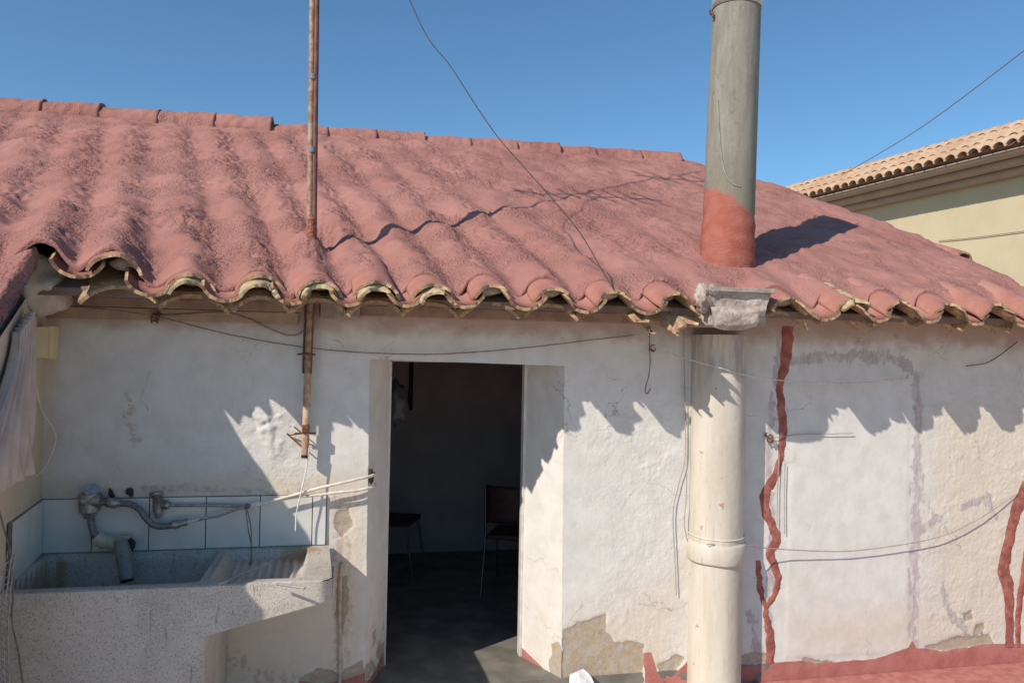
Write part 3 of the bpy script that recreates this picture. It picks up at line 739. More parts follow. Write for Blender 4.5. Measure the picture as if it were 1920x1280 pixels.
for i in range(NC-1):
    x = float(peakX[i]); xn = float(peakX[i+1]); pitch = xn-x
    if i < NB-1 or x > 5.2: continue
    yaw = math.atan(SH)*0.8+rnd.uniform(-0.05, 0.05)
    # soffit row, cover, channel
    for kind in ('soffit_tile', 'cover_tile', 'channel_tile'):
        xc = x if kind != 'channel_tile' else (x+xn)/2
        if i == NB-1 and kind != 'channel_tile': continue
        if kind != 'soffit_tile' and block_lo-0.02 < xc < block_hi-0.0: continue
        sd = i*7+len(kind)
        if kind == 'soffit_tile':
            me = barrel(pitch*rnd.uniform(1.0, 1.05), 0.078, 0.018, 0.62, True, seed=sd, paint=False); z = Z00-0.036+0.012*(x > 0.5); y = YE+0.075+0.03*(x > 0.2)+rnd.uniform(-.02, .03)
        elif kind == 'cover_tile':
            me = barrel(0.245+rnd.uniform(-0.01, 0.015), 0.098+rnd.uniform(-.008, .008), 0.016, 0.36, True, seed=sd, jit=0.01); z = Z00+0.040; y = YE-0.005+rnd.uniform(-.02, .03)
            if x < 0.1: y += 0.012
        else:
            me = barrel(pitch*rnd.uniform(0.66, 0.74), 0.075, 0.017, 0.34, False, seed=sd); z = Z00+rnd.uniform(-.006, .006); y = YE-0.02+rnd.uniform(-.02, .015)
        o = link(kind, me, roof, [M['tile_paint'], M['tile_end']]); o.location = (xc, y, z+lift(xc)*(0.45 if kind == 'soffit_tile' else 1.0)+(0.02 if kind == 'cover_tile' and abs(xc+1.10) < 0.1 else 0)); o.rotation_euler = (rnd.uniform(-.03, .03), rnd.uniform(-.06, .06), yaw)
# second, slipped covers under some of the foam arches
for px, dz, dy, dx in ((490, -0.024, -0.03, 0.0), (600, -0.020, -0.02, 0.01), (705, -0.022, -0.045, 0.01), (358, -0.02, -0.02, 0.0), (815, -0.03, -0.03, 0.02), (1598, 0.01, -0.02, 0.03)):
    x = onY(px, 520, YE)[0]; me = barrel(0.20, 0.075, 0.015, 0.25, True, seed=px, jit=0.014, paint=False)
    o = link('slipped_tile', me, roof, [M['tile_paint'], M['pale_clay']]); o.location = (x+dx, YE+dy, Z00+0.045+dz+lift(x)); o.rotation_euler = (0.02, 0.06, 0.2)
# broken low tile ends
for px, s in ((1205, 1), (1288, -1)):
    x = onY(px, 600, YE)[0]; me = barrel(0.14, 0.05, 0.015, 0.3, True, seed=px, jit=0.02, paint=False)
    o = link('broken_tile', me, roof, [M['tile_paint'], M['tile_end']]); o.location = (x, YE-0.01, Z00-0.075); o.rotation_euler = (0, 0.5*s, 0.2)
# mortar plugs under the covers
def lump(name, loc, size, mat, parent, seed=1, sub=3, amp=0.25, freq=2.0, **props):
    import bmesh
    from mathutils import noise as mn
    bm = bmesh.new(); bmesh.ops.create_icosphere(bm, subdivisions=sub, radius=1.0)
    for v in bm.verts:
        n = mn.noise(v.co*freq+Vector((seed*3.1, seed, 0)))+0.5*mn.noise(v.co*freq*2.7+Vector((seed, 0, 9)))
        v.co = Vector((v.co.x*size[0], v.co.y*size[1], v.co.z*size[2]))*(1+amp*n)+Vector(tuple(map(float, loc)))
    me = bpy.data.meshes.new(name); bm.to_mesh(me); bm.free(); me.polygons.foreach_set("use_smooth", [True]*len(me.polygons))
    return link(name, me, parent, [mat], **props)
for i in range(NB, NC-3):
    x = float(peakX[i])
    if x > 5 or block_lo < x < block_hi: continue
    lump('mortar_plug', (x+rnd.uniform(-.02, .02), YE+0.13+rnd.uniform(0, .05), Z00+0.06+SG*0.13+lift(x)), (0.085, 0.06, 0.04), M['mortar'], roof, i, 2)
# concrete mortar block over the downpipe
bl = MB(); a = onY(1332, 552, YE-0.05); b = onY(1451, 563, YE-0.05)
bl.box((a[0], YE-0.05, Z00+0.145), (b[0]+0.01, YE+0.25, Z00+0.17), 0.004)
bl.make('cement_slab', M['slab'], roof)
sx0, sx1 = a[0]+0.0, b[0]-0.0
nx, nz_ = 60, 40
Uu, Vv = np.meshgrid(np.linspace(0, 1, nx), np.linspace(0, 1, nz_), indexing='ij')
zb = Z00-0.04-0.028*np.sin(Uu*math.pi)**0.6+0.02*(Uu-0.5)
Xb = sx0+(sx1-sx0)*(Uu+(0.5-Uu)*0.30*(1-Vv)**1.3-0.05*(1-Vv)); Zb = zb+(Z00+0.146-zb)*Vv
hb = 0.012*fbm(Xb*14, Zb*14, 70, 4)+0.03*smooth(0.62, 0.45, Vv)*smooth(0, .15, Vv)
P = np.stack([Xb, YE-0.02-hb*(np.sin(np.clip(Uu, 0.02, 0.98)*math.pi)**0.3), Zb], -1)
me = grid_mesh('mortar_block', P, False); o = link('mortar_block', me, roof, [M['mortar']])
bb = MB(); bb.box((sx0+0.02, YE+0.0, Z00-0.04), (sx1-0.02, YE+0.35, Z00+0.144)); bb.make('mortar_core', M['mortar'], roof)
lump('mortar_lump', (sx0-0.02, YE-0.0, Z00+0.11), (0.045, 0.04, 0.075), M['mortar'], roof, 5, 3, 0.6, 3.0)
lump('mortar_lump', (sx0+0.03, YE-0.02, Z00+0.155), (0.03, 0.03, 0.03), M['mortar'], roof, 8, 3, 0.6, 3.0)
# flat pale flakes / boards under the eave
eb = MB(); eb.box((XC, -0.06, 2.115), (onY(600, 580, 0)[0], -0.003, 2.165), 0.004); eb.make('eave_board', M['wood'], roof)
eb = MB(); eb.box((XC, -0.035, 2.05), (onY(560, 580, 0)[0], -0.003, 2.112), 0.003); eb.make('lower_eave_board', simple('pale_board', (0.44, 0.31, 0.22), (0.36, 0.25, 0.18), 14, 0.9), roof)
eb = MB(); eb.box((onY(600, 580, 0)[0]+0.005, -0.09, 2.085), (onY(675, 580, 0)[0], -0.004, 2.17), 0.004); eb.make('rafter_end', M['mortar'], roof)
eb = MB(); eb.box((onY(675, 580, 0)[0], -0.05, 2.105), (onY(1200, 580, 0)[0], -0.004, 2.165), 0.004); eb.make('eave_board', M['wood'], roof)
# ridge tiles
ridge_px = [-60, 80, 187, 296, 400, 505, 610, 700, 790, 875, 960, 1040, 1106, 1190, 1264]
zr = Z00+SG*TR
def onRidge(px): return onPlane(px, 240, (0, YE+TR, 0), (0, 1, 0))[0]
for i in range(len(ridge_px)-1):
    a, b = onRidge(ridge_px[i]), onRidge(ridge_px[i+1])+0.03
    n, mN = 28, 22; Uu, Vv = np.meshgrid(np.linspace(0, 1, n), np.linspace(0, 1, mN), indexing='ij')
    an = (Vv-0.5)*3.3; rr = (0.115+0.022*(1-Uu))*(1+0.05*fbm(Uu*3+i, Vv*3, 80+i))
    # overlapping: right-hand end of each tile sits above the next one
    rr = 0.150+0.018*Uu+0.016*fbm(Uu*2+i*7, Vv*4, 80)+0.014*fbm(Uu*8+i*7, Vv*8, 81, 3)
    P = np.stack([a+(b-a)*Uu, YE+TR+0.02+np.sin(an)*rr*1.15, zr+0.035+(0.03 if i < 5 else 0)+0.010*math.sin(i*2.1)+np.cos(an)*rr-0.03], -1)
    Q = P.copy(); c0 = np.array([0, YE+TR+0.02, zr-0.02]); Q[..., 1:] = c0[1:]+(P[..., 1:]-c0[1:])*0.86
    V = np.concatenate([P.reshape(-1, 3), Q.reshape(-1, 3)]); Fo = grid_faces(n, mN, True); Fi = grid_faces(n, mN)+n*mN
    idx = np.arange(n*mN).reshape(n, mN); ec = [(idx[-1, k], idx[-1, k+1], idx[-1, k+1]+n*mN, idx[-1, k]+n*mN) for k in range(mN-1)]
    ec += [(idx[0, k+1], idx[0, k], idx[0, k]+n*mN, idx[0, k+1]+n*mN) for k in range(mN-1)]
    me = mesh('ridge_tile', V, list(map(tuple, Fo))+list(map(tuple, Fi))+ec); me.polygons.foreach_set("use_smooth", [True]*(len(Fo)+len(Fi))+[False]*len(ec))
    link('ridge_tile', me, roof, [M['foam']])
# tile ends that poke up along the right-hand verge
for px, py, w in ((1800, 480, 0.17),):
    r = ray(px, py); kk = (Z00+0.08+SG*(C_[1]+OV)-C_[2])/(r[2]-SG*r[1]); q = C_+r*kk
    me = barrel(w, w*0.36, 0.016, 0.3, True, seed=px, jit=0.004); o = link('verge_tile', me, roof, [M['tile_paint'], M['tile_end']])
    o.location = (q[0], q[1]-0.05, q[2]-0.03); o.rotation_euler = (-0.1, 0.15, 0.1)

# brick red sealant over the cracks
def ribbon(px, widths, y=-0.010, seed=1):
    pts = wxz(px); P = [np.array([a[0], a[1]]) for a in pts]; sp = spline(P, 10); ws = np.interp(np.linspace(0, len(px)-1, len(sp)), range(len(px)), widths)/322.0
    V = []; Fc = []; r_ = random.Random(seed); rows = 5; prof = [0.0, 0.75, 1.0, 0.75, 0.0]
    for i, q in enumerate(sp):
        t = sp[min(i+1, len(sp)-1)]-sp[max(i-1, 0)]; t = t/np.linalg.norm(t); nn = np.array([t[1], -t[0]])
        e0 = r_.uniform(-.003, .003)+0.003*math.sin(i*0.8+seed); e1 = r_.uniform(-.003, .003)+0.003*math.sin(i*0.63+2*seed)
        for k in range(rows):
            f = k/(rows-1)*2-1; off = f*(ws[i]/2+(e0 if f < 0 else e1)); yy = 0
            V.append([q[0]+nn[0]*off, -0.003-0.0045*prof[k]**0.6, q[1]+nn[1]*off])
    Va = np.array(V); hw = wall_masks(Va[:, 0], Va[:, 2])[0]; Va[:, 1] -= hw-0.0025; V = Va
    for i in range(len(sp)-1):
        for k in range(rows-1): a = i*rows+k; Fc.append((a, a+1, a+1+rows, a+rows))
    me = mesh('sealant_strip', V, Fc, True); return link('sealant_strip', me, house, [M['sealant']])
ribbon([(1477, 612), (1475, 650), (1470, 690), (1462, 718), (1464, 760), (1468, 800), (1466, 830), (1463, 860), (1452, 895), (1436, 922), (1435, 955), (1448, 985), (1456, 1012), (1444, 1035), (1452, 1060), (1459, 1088), (1450, 1118), (1436, 1142), (1440, 1170), (1445, 1195), (1444, 1242)],
       [27, 26, 22, 15, 19, 20, 17, 14, 19, 22, 20, 18, 22, 20, 17, 15, 13, 10, 16, 20, 18], seed=3)
ribbon([(1421, 1050), (1423, 1080), (1427, 1110), (1435, 1138)], [11, 13, 14, 8], seed=5)
ribbon([(1926, 905), (1908, 950), (1898, 985), (1886, 1040), (1882, 1070), (1890, 1100), (1893, 1150), (1893, 1212)], [26, 32, 26, 28, 32, 30, 22, 24], seed=7)
ribbon([(1945, 930), (1930, 1010), (1918, 1090), (1910, 1140), (1908, 1212)], [20, 18, 20, 16, 14], seed=9)
# low red ledge along the foot of the wall at the right
lp = [onY(1480, 1283, -0.10), onY(1850, 1251, -0.10), onY(1990, 1256, -0.10)]
lg = MB(); ztop = float(np.mean([q[2] for q in lp]))
lg.box((2.50, -1.3, -0.3), (6.0, -0.003, ztop), 0.008); lg.make('red_ledge', M['red_paint'], house)
# splashback tiles
bx = [77, 173, 280, 386, 487, 585, 611]
xs = [onY(a, 980)[0] for a in bx]; zt0, zt1 = 0.816, 1.094
gt = MB(); gt.box((xs[0], -0.004, zt0-0.004), (xs[-1]+0.004, 0.01, zt1+0.003)); 
gt.add([side(-0.0, zt0-.01, 0.006), side(0.62, zt0-.01, 0.006), side(0.62, zt1+.003, 0.006), side(0.0, zt1+.003, 0.006)], [(0, 1, 2, 3)]); gt.make('grout_bed', M['grout'], house)
for i in range(6):
    tb = MB(); tb.box((xs[i]+0.004, -0.014-0.001*(i % 3), zt0+(0.0 if i else 0.0)), (xs[i+1]-0.001, -0.004, zt1-0.001*(i % 2)), 0.0015)
    tb.make('splashback_tile', M['glaze'], house)
for k in range(2):
    tb = MB(); s0, s1 = 0.02+0.27*k, 0.285+0.27*k
    f_box = [side(s, z, o_) for o_ in (0.007, 0.016) for z in (zt0, zt1) for s in (s0, s1)]
    tb.add(f_box, [(0, 1, 3, 2), (4, 6, 7, 5), (0, 4, 5, 1), (2, 3, 7, 6), (0, 2, 6, 4), (1, 5, 7, 3)]); tb.make('splashback_tile', M['glaze'], house)

# ------------------------------------------------------------------ CHIMNEY, DOWNPIPE, MAST
def lathe(prof, n=40, cx=0, cy=0, mi=0, mb=None):
    mb = mb or MB(); V = []; Fc = []
    for (r, z) in prof:
        for k in range(n): a = 2*math.pi*k/n; V.append((cx+r*math.cos(a), cy+r*math.sin(a), z))
    for i in range(len(prof)-1):
        for k in range(n): Fc.append((i*n+k, i*n+(k+1) % n, (i+1)*n+(k+1) % n, (i+1)*n+k))
    mb.add(V, Fc, True, mi); return mb
cb = onY(1362, 480, 0.03); ct = onY(1380, 14, 0.03)
chimney = empty('chimney_pipe', (cb[0]+0.0, 0.03, 2.38), 'tall grey round chimney pipe with red painted foot standing on the pink roof', 'chimney')
tilt = math.atan2(ct[0]-cb[0], ct[2]-cb[2]); chimney.rotation_euler = (0, tilt*1.0, 0)
rt = 0.150
pr = []; hh = ct[2]-2.38
for i in range(60):
    z = hh*i/59; r = 0.163-0.012*(i/59)+ (0.014*(1-smooth(0.0, 0.55, np.array(z)))) + 0.004*(1 if z < .45 else 0)*math.sin(i*1.7)
    pr.append((float(r), z))
lathe(pr, 56).make('pipe', M['chimney'], chimney)
dpx = [(1346, 190), (1349, 250), (1354, 300), (1362, 330), (1374, 345), (1388, 350)]
dd = []
for a_, b_ in dpx:
    q = onY(a_, b_, 0.03); r0 = 0.160; axx = cb[0]+(q[2]-2.38)*math.tan(tilt); rr0 = ray(a_, b_); A2 = rr0[0]**2+rr0[1]**2; ox, oy = C_[0]-axx, C_[1]-0.03
    B2 = 2*(rr0[0]*ox+rr0[1]*oy); C2 = ox*ox+oy*oy-r0*r0; disc = max(B2*B2-4*A2*C2, 0); q = C_+rr0*((-B2-math.sqrt(disc))/(2*A2))
    dd.append((q[0]-axx, q[1]-0.03, (q[2]-2.38)))
m_ = MB(); m_.tube(spline(dd, 5), 0.0055, 6); m_.make('dried_drip', simple('pale_drip', (0.30, 0.29, 0.25), None, 20, 0.9), chimney)
m_ = lathe([(0.155, hh-0.02), (0.158, hh-0.02), (0.156, hh+0.10), (0.152, hh+0.10)], 48); m_.make('metal_sleeve', M['galv'], chimney)
m_ = lathe([(0.05, hh+0.15), (0.11, hh+0.17), (0.15, hh+0.175), (0.02, hh+0.23)], 32)
for k in range(3):
    a = k*2.1; m_.tube([(0.15*math.cos(a), 0.15*math.sin(a), hh+0.08), (0.17*math.cos(a), 0.17*math.sin(a), hh+0.21)], 0.006, 6)
m_.make('cowl', M['galv'], chimney)
mb = MB(); mb.tube([(-0.15, 0, hh-0.075), (-0.185, -0.01, hh-0.075), (-0.19, -0.01, hh-0.05)], 0.006, 6); mb.tube([(-0.17, -0.02, hh-0.095), (-0.172, -0.01, hh-0.06)], 0.008, 6); mb.make('clamp_bolt', M['rust'], chimney)

pl, prr = onY(1300, 800, 0)[0], onY(1396, 800, 0)[0]
PX = (pl+prr)/2-0.035; PR = 0.166
dp = empty('downpipe', (PX, -0.045, -0.16), 'thick cream painted vertical pipe fixed to the wall right of the doorway', 'pipe')
pz0, pz1 = -0.16, onY(1345, 628, -0.1)[2]
zc1, zc0 = onY(1340, 1022, -0.17)[2], onY(1340, 1055, -0.17)[2]
n = 48; mb = MB(); V = []; Fc = []; H = 90
for i in range(H):
    z = pz0+(pz1-pz0)*i/(H-1)
    r = PR if z > zc1 else PR-0.003
    for k in range(n): a = 2*math.pi*k/n; rr = r*(1+0.006*math.sin(3*a+z*2)); V.append((rr*math.cos(a), rr*math.sin(a), z-pz0))
for i in range(H-1):
    for k in range(n): Fc.append((i*n+k, i*n+(k+1) % n, (i+1)*n+(k+1) % n, (i+1)*n+k))
mb.add(V, Fc, True); o = mb.make('pipe_shaft', M['pipe'], dp)
# collar with a sagging lower edge
V = []; Fc = []; prof = [(PR-0.002, 1.10), (PR+0.012, 1.04), (PR+0.017, 0.95), (PR+0.017, 0.05), (PR+0.012, -0.03), (PR-0.004, -0.04)]
for (r, f) in prof:
    for k in range(n):
        a = 2*math.pi*k/n; sag = 0.010*math.sin(a)+0.002*math.sin(5*a); V.append((r*math.cos(a), r*math.sin(a), zc0+(zc1-zc0)*f-pz0+sag*(1 if f < .5 else 0.8)))
for i in range(len(prof)-1):
    for k in range(n): Fc.append(((i+1)*n+k, (i+1)*n+(k+1) % n, i*n+(k+1) % n, i*n+k))
mb = MB(); mb.add(V, Fc, True); mb.make('pipe_collar', M['pipe'], dp)
ring = [(PR*1.02*math.cos(a), PR*1.02*math.sin(a), zc1-pz0+0.045+0.010*math.sin(a)) for a in np.linspace(0, 2*math.pi, 40)]
mb = MB(); mb.tube(ring, 0.0035, 6, caps=False); mb.make('tie_wire', M['cable_white'], dp)

mast = empty('antenna_mast', (-0.222, -0.06, 2.0), 'thin rusty antenna mast rising through the pink roof left of the doorway', 'mast')
mt = onY(588, 0, -0.06); mbm = onY(583, 440, -0.06)
lean = (mt[0]-mbm[0])/(mt[2]-mbm[2])
def mp(z, dx=0, dy=0): return (mbm[0]+(z-mbm[2])*lean*(1 if z < 4 else 1)+0.222+dx, dy, z-2.0)
mb = MB(); mb.tube([mp(2.42, -0.006), mp(4.2, -0.006)], 0.0175, 12); mb.tube([mp(4.2, -0.006), mp(7.0, -0.02)], 0.009, 10); mb.make('upper_pole', M['mast_metal'], mast)
mb = MB(); mb.tube([mp(2.40, 0.018, -0.004), mp(3.2, 0.017, -0.004), mp(4.05, 0.018, -0.002)], 0.0145, 8); mb.make('cable', M['mast_side'], mast)
for z in (3.43, 3.02):
    mb = MB(); mb.tube([mp(z-0.015, 0.002), mp(z+0.015, 0.002)], 0.024, 12); mb.make('clamp', simple('grey_tape', (0.17, 0.18, 0.22), None, 10, 0.5), mast)
# paint-caked rusty foot
mb = MB(); mb.tube([mp(2.50+0.02*i, 0.002*math.sin(i*2)) for i in range(9)], [0.034+0.004*math.sin(i*2.3)-0.0014*i for i in range(9)], 12); mb.make('painted_foot', simple('red_crust', (0.40, 0.14, 0.09), (0.22, 0.09, 0.06), 60, 0.9, bump=0.01, bscale=60), mast)
# lower pole on the wall under the eave
lt, lm, lb = onY(583, 552, -0.07), onY(577, 700, -0.07), onY(572, 852, -0.07)
off = Vector((-0.222, -0.06, 2.0))
def ml(p, dx=0, dy=0): return (p[0]+0.222+dx, p[1]+0.06+dy, p[2]-2.0)
mb = MB(); mb.tube([ml(lt), ml(lm)], 0.0205, 14); mb.make('lower_pole', M['mast_metal'], mast)
mb = MB(); mb.tube([ml(lm), ml(lb)], 0.0205, 14); 
mb.make('bare_pole_end', simple('tan_paint', (0.52, 0.40, 0.29), (0.36, 0.22, 0.15), 22, 0.7), mast)
mb = MB(); mb.tube([ml(lb, 0, 0), ml(lb, -0.001, 0)[:2]+(ml(lb)[2]-0.018,)], 0.021, 14); mb.make('pole_tip', M['black'], mast)
mb = MB(); mb.tube([ml(lt, -0.028, 0.01), ml(lm, -0.026, 0.01)], 0.006, 8); mb.tube([ml(lt, 0.018, -.012), ml(lm, 0.018, -.012)], 0.005, 8); mb.make('cable', M['mast_side'], mast)
# clamps holding it
q1 = onY(575, 664, -0.07); q2 = onY(573, 812, -0.07)
mb = MB(); mb.tube([ml(q1, -0.05, -0.0), ml(q1, 0.045, -0.0)], 0.005, 8); mb.tube([ml(q1, -0.02, -0.024), ml(q1, 0.02, -0.024)], 0.008, 8)
mb.tube([ml(q1, -0.03, 0.0), ml(q1, -0.03, 0.07)], 0.006, 8); mb.make('pole_bracket', M['rust'], mast)
mb = MB(); mb.tube([ml(q2, -0.06, -0.0), ml(q2, 0.055, 0.0)], 0.005, 8); mb.box(ml(q2, -0.018, -0.03), tuple(np.array(ml(q2, 0.02, 0.02))+np.array([0, 0, 0.05])), 0.004)
mb.tube([ml(q2, -0.02, 0.0), tuple(np.array(ml(onY(540, 816, -0.01))))], 0.0045, 6); mb.tube([ml(q2, -0.02, -0.01), tuple(np.array(ml(onY(552, 800, -0.01))))], 0.0035, 6)
mb.tube([ml(onY(538, 812, -0.02)), ml(onY(566, 838, -0.06))], 0.004, 6)
mb.make('pole_bracket', M['rust'], mast)
# TV antenna (its shadow crosses the roof)
za = 5.0-2.0; ax = mp(5.0)[0]
mb = MB(); mb.tube([(ax-0.55, -0.03, za), (ax+0.65, -0.03, za+0.02)], 0.011, 8)
for k in range(9):
    xx = ax-0.5+k*0.135; L = 0.10+0.018*k
    mb.tube([(xx, -0.03-L, za), (xx, -0.03+L, za)], 0.007, 6)
mb.make('antenna', M['galv'], mast)
mb = MB(); mb.tube([(ax-0.3, 0.02, 6.3-2.0), (ax+0.45, 0.02, 6.3-2.0)], 0.011, 8)
for k in range(4): mb.tube([(ax-0.2+k*0.2, -0.22, 6.3-2.0), (ax-0.2+k*0.2, 0.24, 6.3-2.0)], 0.008, 6)
mb.make('antenna', M['galv'], mast)

# ------------------------------------------------------------------ SINK
ZS = 0.812
sink = empty('laundry_sink', (-0.8, -0.35, -0.16), 'speckled terrazzo laundry sink with a washboard basin in the corner left of the doorway', 'sink')
SXL, SXR, SYF = XC, -0.045, -0.70
nx, ny = 190, 86
Uu, Vv = np.meshgrid(np.linspace(0, 1, nx), np.linspace(0, 1, ny), indexing='ij')
Y = -0.018+Vv*(SYF+0.018)
XL_ = XC+0.004+SD[0]*(-Y/0.977); XR_ = SXR-0.03*(1-Vv)
rc = 0.07
X = XL_+(XR_-XL_)*Uu
# round the front right corner
dxr = np.maximum(0, X-(SXR-rc)); dyr = np.maximum(0, (SYF+rc)-Y); rr = np.hypot(dxr, dyr); sc = np.where((dxr > 0) & (dyr > 0) & (rr > rc), rc/np.maximum(rr, 1e-6), 1)
X = np.where(dxr > 0, (SXR-rc)+dxr*sc, X); Y = np.where(dyr > 0, (SYF+rc)-dyr*sc, Y)
XD = -0.635
def basin(x0, x1, y0, y1, r):
    qx = np.abs(X-(x0+x1)/2)-(x1-x0)/2+r; qy = np.abs(Y-(y0+y1)/2)-(y1-y0)/2+r
    return np.hypot(np.maximum(qx, 0), np.maximum(qy, 0))+np.minimum(np.maximum(qx, qy), 0)-r
b1 = basin(-1.50, XD-0.02, -0.645, -0.035, 0.05); b2 = basin(XD+0.03, -0.185, -0.635, -0.06, 0.03)
z = np.full_like(X, ZS)
z = z-0.27*smooth(0.0, -0.028, b1)
ribs = 0.008*np.cos(2*np.pi*X/0.042)
z = z-(0.045+0.035*smooth(-0.08, -0.6, Y)*1.0)*smooth(0.0, -0.02, b2)+ribs*smooth(-0.03, -0.05, b2)
z = z-0.03*smooth(0.02, 0.0, np.abs(X-XD))*smooth(-0.12, -0.2, Y)*smooth(-0.62, -0.5, Y)*0.6
edge = np.minimum(Y-SYF, SXR-X); z = z-0.012*(1-np.sqrt(np.clip(1-(1-np.clip(edge/0.012, 0, 1))**2, 0, 1)))
z = z+0.0012*fbm(X*12, Y*12, 90)
me = grid_mesh('sink_top', np.stack([X, Y, z], -1), True)
st = smooth(0.20, 0.03, np.hypot((X+0.23)*0.9, (Y+0.10)*1.3)+0.03*fbm(X*12, Y*12, 5))*0.9+0.8*smooth(0.12, 0.02, np.abs(X-(-1.47)-0.05*fbm(Y*6, Y, 3)))*(z < ZS-0.02)+0.3*smooth(0.0, -0.1, b1)*smooth(0.1, -0.2, fbm(X*5, Y*5, 7))
set_attr(me, 'stain', np.stack([st, st, st, st], -1)); o = link('sink_top', me, sink, [M['terrazzo']]); o.location = (0.8, 0.35, 0.16)
# apron and body
def fr(px, py): q = onY(px, py, SYF); return (q[0], q[2])
a385 = fr(385, 1192); a634 = fr(632, 1122)
mb = MB(); tz = ZS-0.006
XLF = XC+SD[0]*0.7/0.977
Yf = SYF
poly = [(XLF-0.02, tz), (SXR-rc, tz), (SXR-rc, a634[1]+0.02), (a385[0], a385[1]), (a385[0]+0.005, -0.16), (XLF-0.02, -0.16)]
n = len(poly); nxf = 60
# front face built as columns so the stain attribute has room
Vx = []; Fx = []
xs_ = np.linspace(XLF-0.02, SXR-rc, 50)
def lowz(x):
    if x < a385[0]: return -0.16
    return a385[1]+(a634[1]-a385[1])*(x-a385[0])/(a634[0]-a385[0])
cols = []
xs_ = sorted(list(xs_)+[a385[0]-1e-4, a385[0]+1e-4])
for x in xs_: cols.append((x, Yf, lowz(x)))
for k in range(1, 9):
    a = k/8*math.pi/2; cols.append((SXR-rc+rc*math.sin(a), Yf+rc-rc*math.cos(a), lowz(min(SXR-rc+rc*math.sin(a), a634[0]))+0.0))
cols.append((SXR-0.03, -0.02, a634[1]-0.02))
for (x, y, lz) in cols: Vx += [(x, y, tz), (x, y, (tz+lz)/2), (x, y, lz)]
for i in range(len(cols)-1):
    for j in range(2): Fx.append((i*3+j, i*3+j+1, (i+1)*3+j+1, (i+1)*3+j))
# underside
for i in range(len(cols)-1):
    if cols[i][0] > a385[0]-2e-4 and i < len(cols)-2:
        b = len(Vx); x0_, y0_, l0 = cols[i]; x1_, y1_, l1 = cols[i+1]
        Vx += [(x0_, y0_, l0), (x1_, y1_, l1), (x1_-0.0, -0.02, l1-0.02), (x0_, -0.02, l0-0.02)]; Fx.append((b, b+3, b+2, b+1))
me = mesh('apron', Vx, Fx); me.polygons.foreach_set("use_smooth", [True]*len(Fx)); set_attr(me, 'stain', np.zeros((len(Vx), 4)))
me.validate(); o = link('apron', me, sink, [M['terrazzo']]); o.location = (0.8, 0.35, 0.16)
mb = MB(); mb.box((a385[0]-0.06, Yf+0.004, -0.16), (a385[0]+0.0, Yf+0.16, a385[1]-0.004)); o = mb.make('pedestal_side', simple('tan_reflected_light', (0.52, 0.36, 0.24), (0.44, 0.31, 0.21), 12, 0.9, bump=0.003), sink); o.location = (0.8, 0.35, 0.16)  # warm reflected light painted into the colour of the inner side
mb = MB(); mb.box((XC+0.08, Yf+0.03, -0.16), (a385[0]-0.062, Yf+0.15, ZS-0.33)); o = mb.make('pedestal', M['terrazzo'], sink); o.location = (0.8, 0.35, 0.16)

# ------------------------------------------------------------------ PLUMBING
YT = -0.05
tap = empty('water_valve', tuple(onY(172, 940, YT)), 'corroded valve with a grey flexible hose, leftmost of the two valves above the sink', 'valve')
tv = np.array(tap.location)
def rel(o, p): return tuple(np.array(p, float)-np.array(o.location))
mb = MB(); c = onY(172, 938, YT)
mb.tube([rel(tap, onY(168, 925, YT)), rel(tap, onY(168, 958, YT))], [0.055, 0.052], 16); mb.tube([rel(tap, onY(155, 938, YT-.02)), rel(tap, onY(190, 938, YT-.02))], 0.035, 14)
mb.tube([rel(tap, onY(172, 922, YT)), rel(tap, onY(172, 918, YT-.03))], [0.03, 0.035], 12); mb.tube([rel(tap, onY(170, 940, -0.0)), rel(tap, onY(170, 940, YT-.04))], 0.03, 12)
mb.tube([rel(tap, onY(168, 957, YT)), rel(tap, onY(168, 970, YT))], [0.042, 0.028], 12)
mb.make('valve_body', M['chrome'], tap)
mb = MB(); mb.tube([rel(tap, onY(188, 940, YT)), rel(tap, onY(200, 941, YT)), rel(tap, onY(201, 941, YT)), rel(tap, onY(218, 943, YT)), rel(tap, onY(219, 943, YT)), rel(tap, onY(226, 943, YT))], [0.018, 0.018, 0.027, 0.027, 0.02, 0.02], 12)
mb.make('hose_nut', M['chrome'], tap)
mb = MB(); mb.tube([rel(tap, q) for q in spline([onY(222, 943, YT), onY(245, 945, YT-.01), (onY(262, 955, YT-.03)), onY(277, 975, YT-.04), onY(292, 985, YT-.04), onY(310, 986, YT-.04), onY(328, 983, YT-.04)], 8)], 0.0165, 12)
mb.make('flexible_hose', M['hose'], tap)
mb = MB(); mb.tube([rel(tap, onY(324, 984, YT-.04)), rel(tap, onY(336, 981, YT-.04)), rel(tap, onY(337, 981, YT-.04)), rel(tap, onY(351, 978, YT-.04))], [0.024, 0.024, 0.017, 0.02], 10); mb.make('hose_end_nut', M['chrome'], tap)
mb = MB(); mb.tube([rel(tap, q) for q in spline([onY(170, 965, YT), onY(172, 985, YT-.01), onY(178, 1002, YT-.02), onY(186, 1012, YT-.02)], 6)], 0.0185, 12); mb.make('down_tube', M['hose'], tap)
dr = empty('drain_elbow', tuple(onY(215, 1013, YT-.02)), 'cream plastic elbow fitting holding a grey tube that hangs over the left basin', 'pipe fitting')
mb = MB(); mb.tube([rel(dr, q) for q in spline([onY(182, 1008, YT-.02), onY(190, 1013, YT-.025), onY(205, 1016, YT-.03), onY(216, 1016, YT-.03)], 5)], 0.035, 16)
mb.tube([rel(dr, onY(215, 1016, YT-.03)), rel(dr, onY(246, 1010, YT-.03))], 0.030, 14); mb.tube([rel(dr, onY(212, 1017, YT-.03)), rel(dr, onY(218, 1016, YT-.03))], 0.040, 16)
mb.make('elbow', M['cream_pvc'], dr)
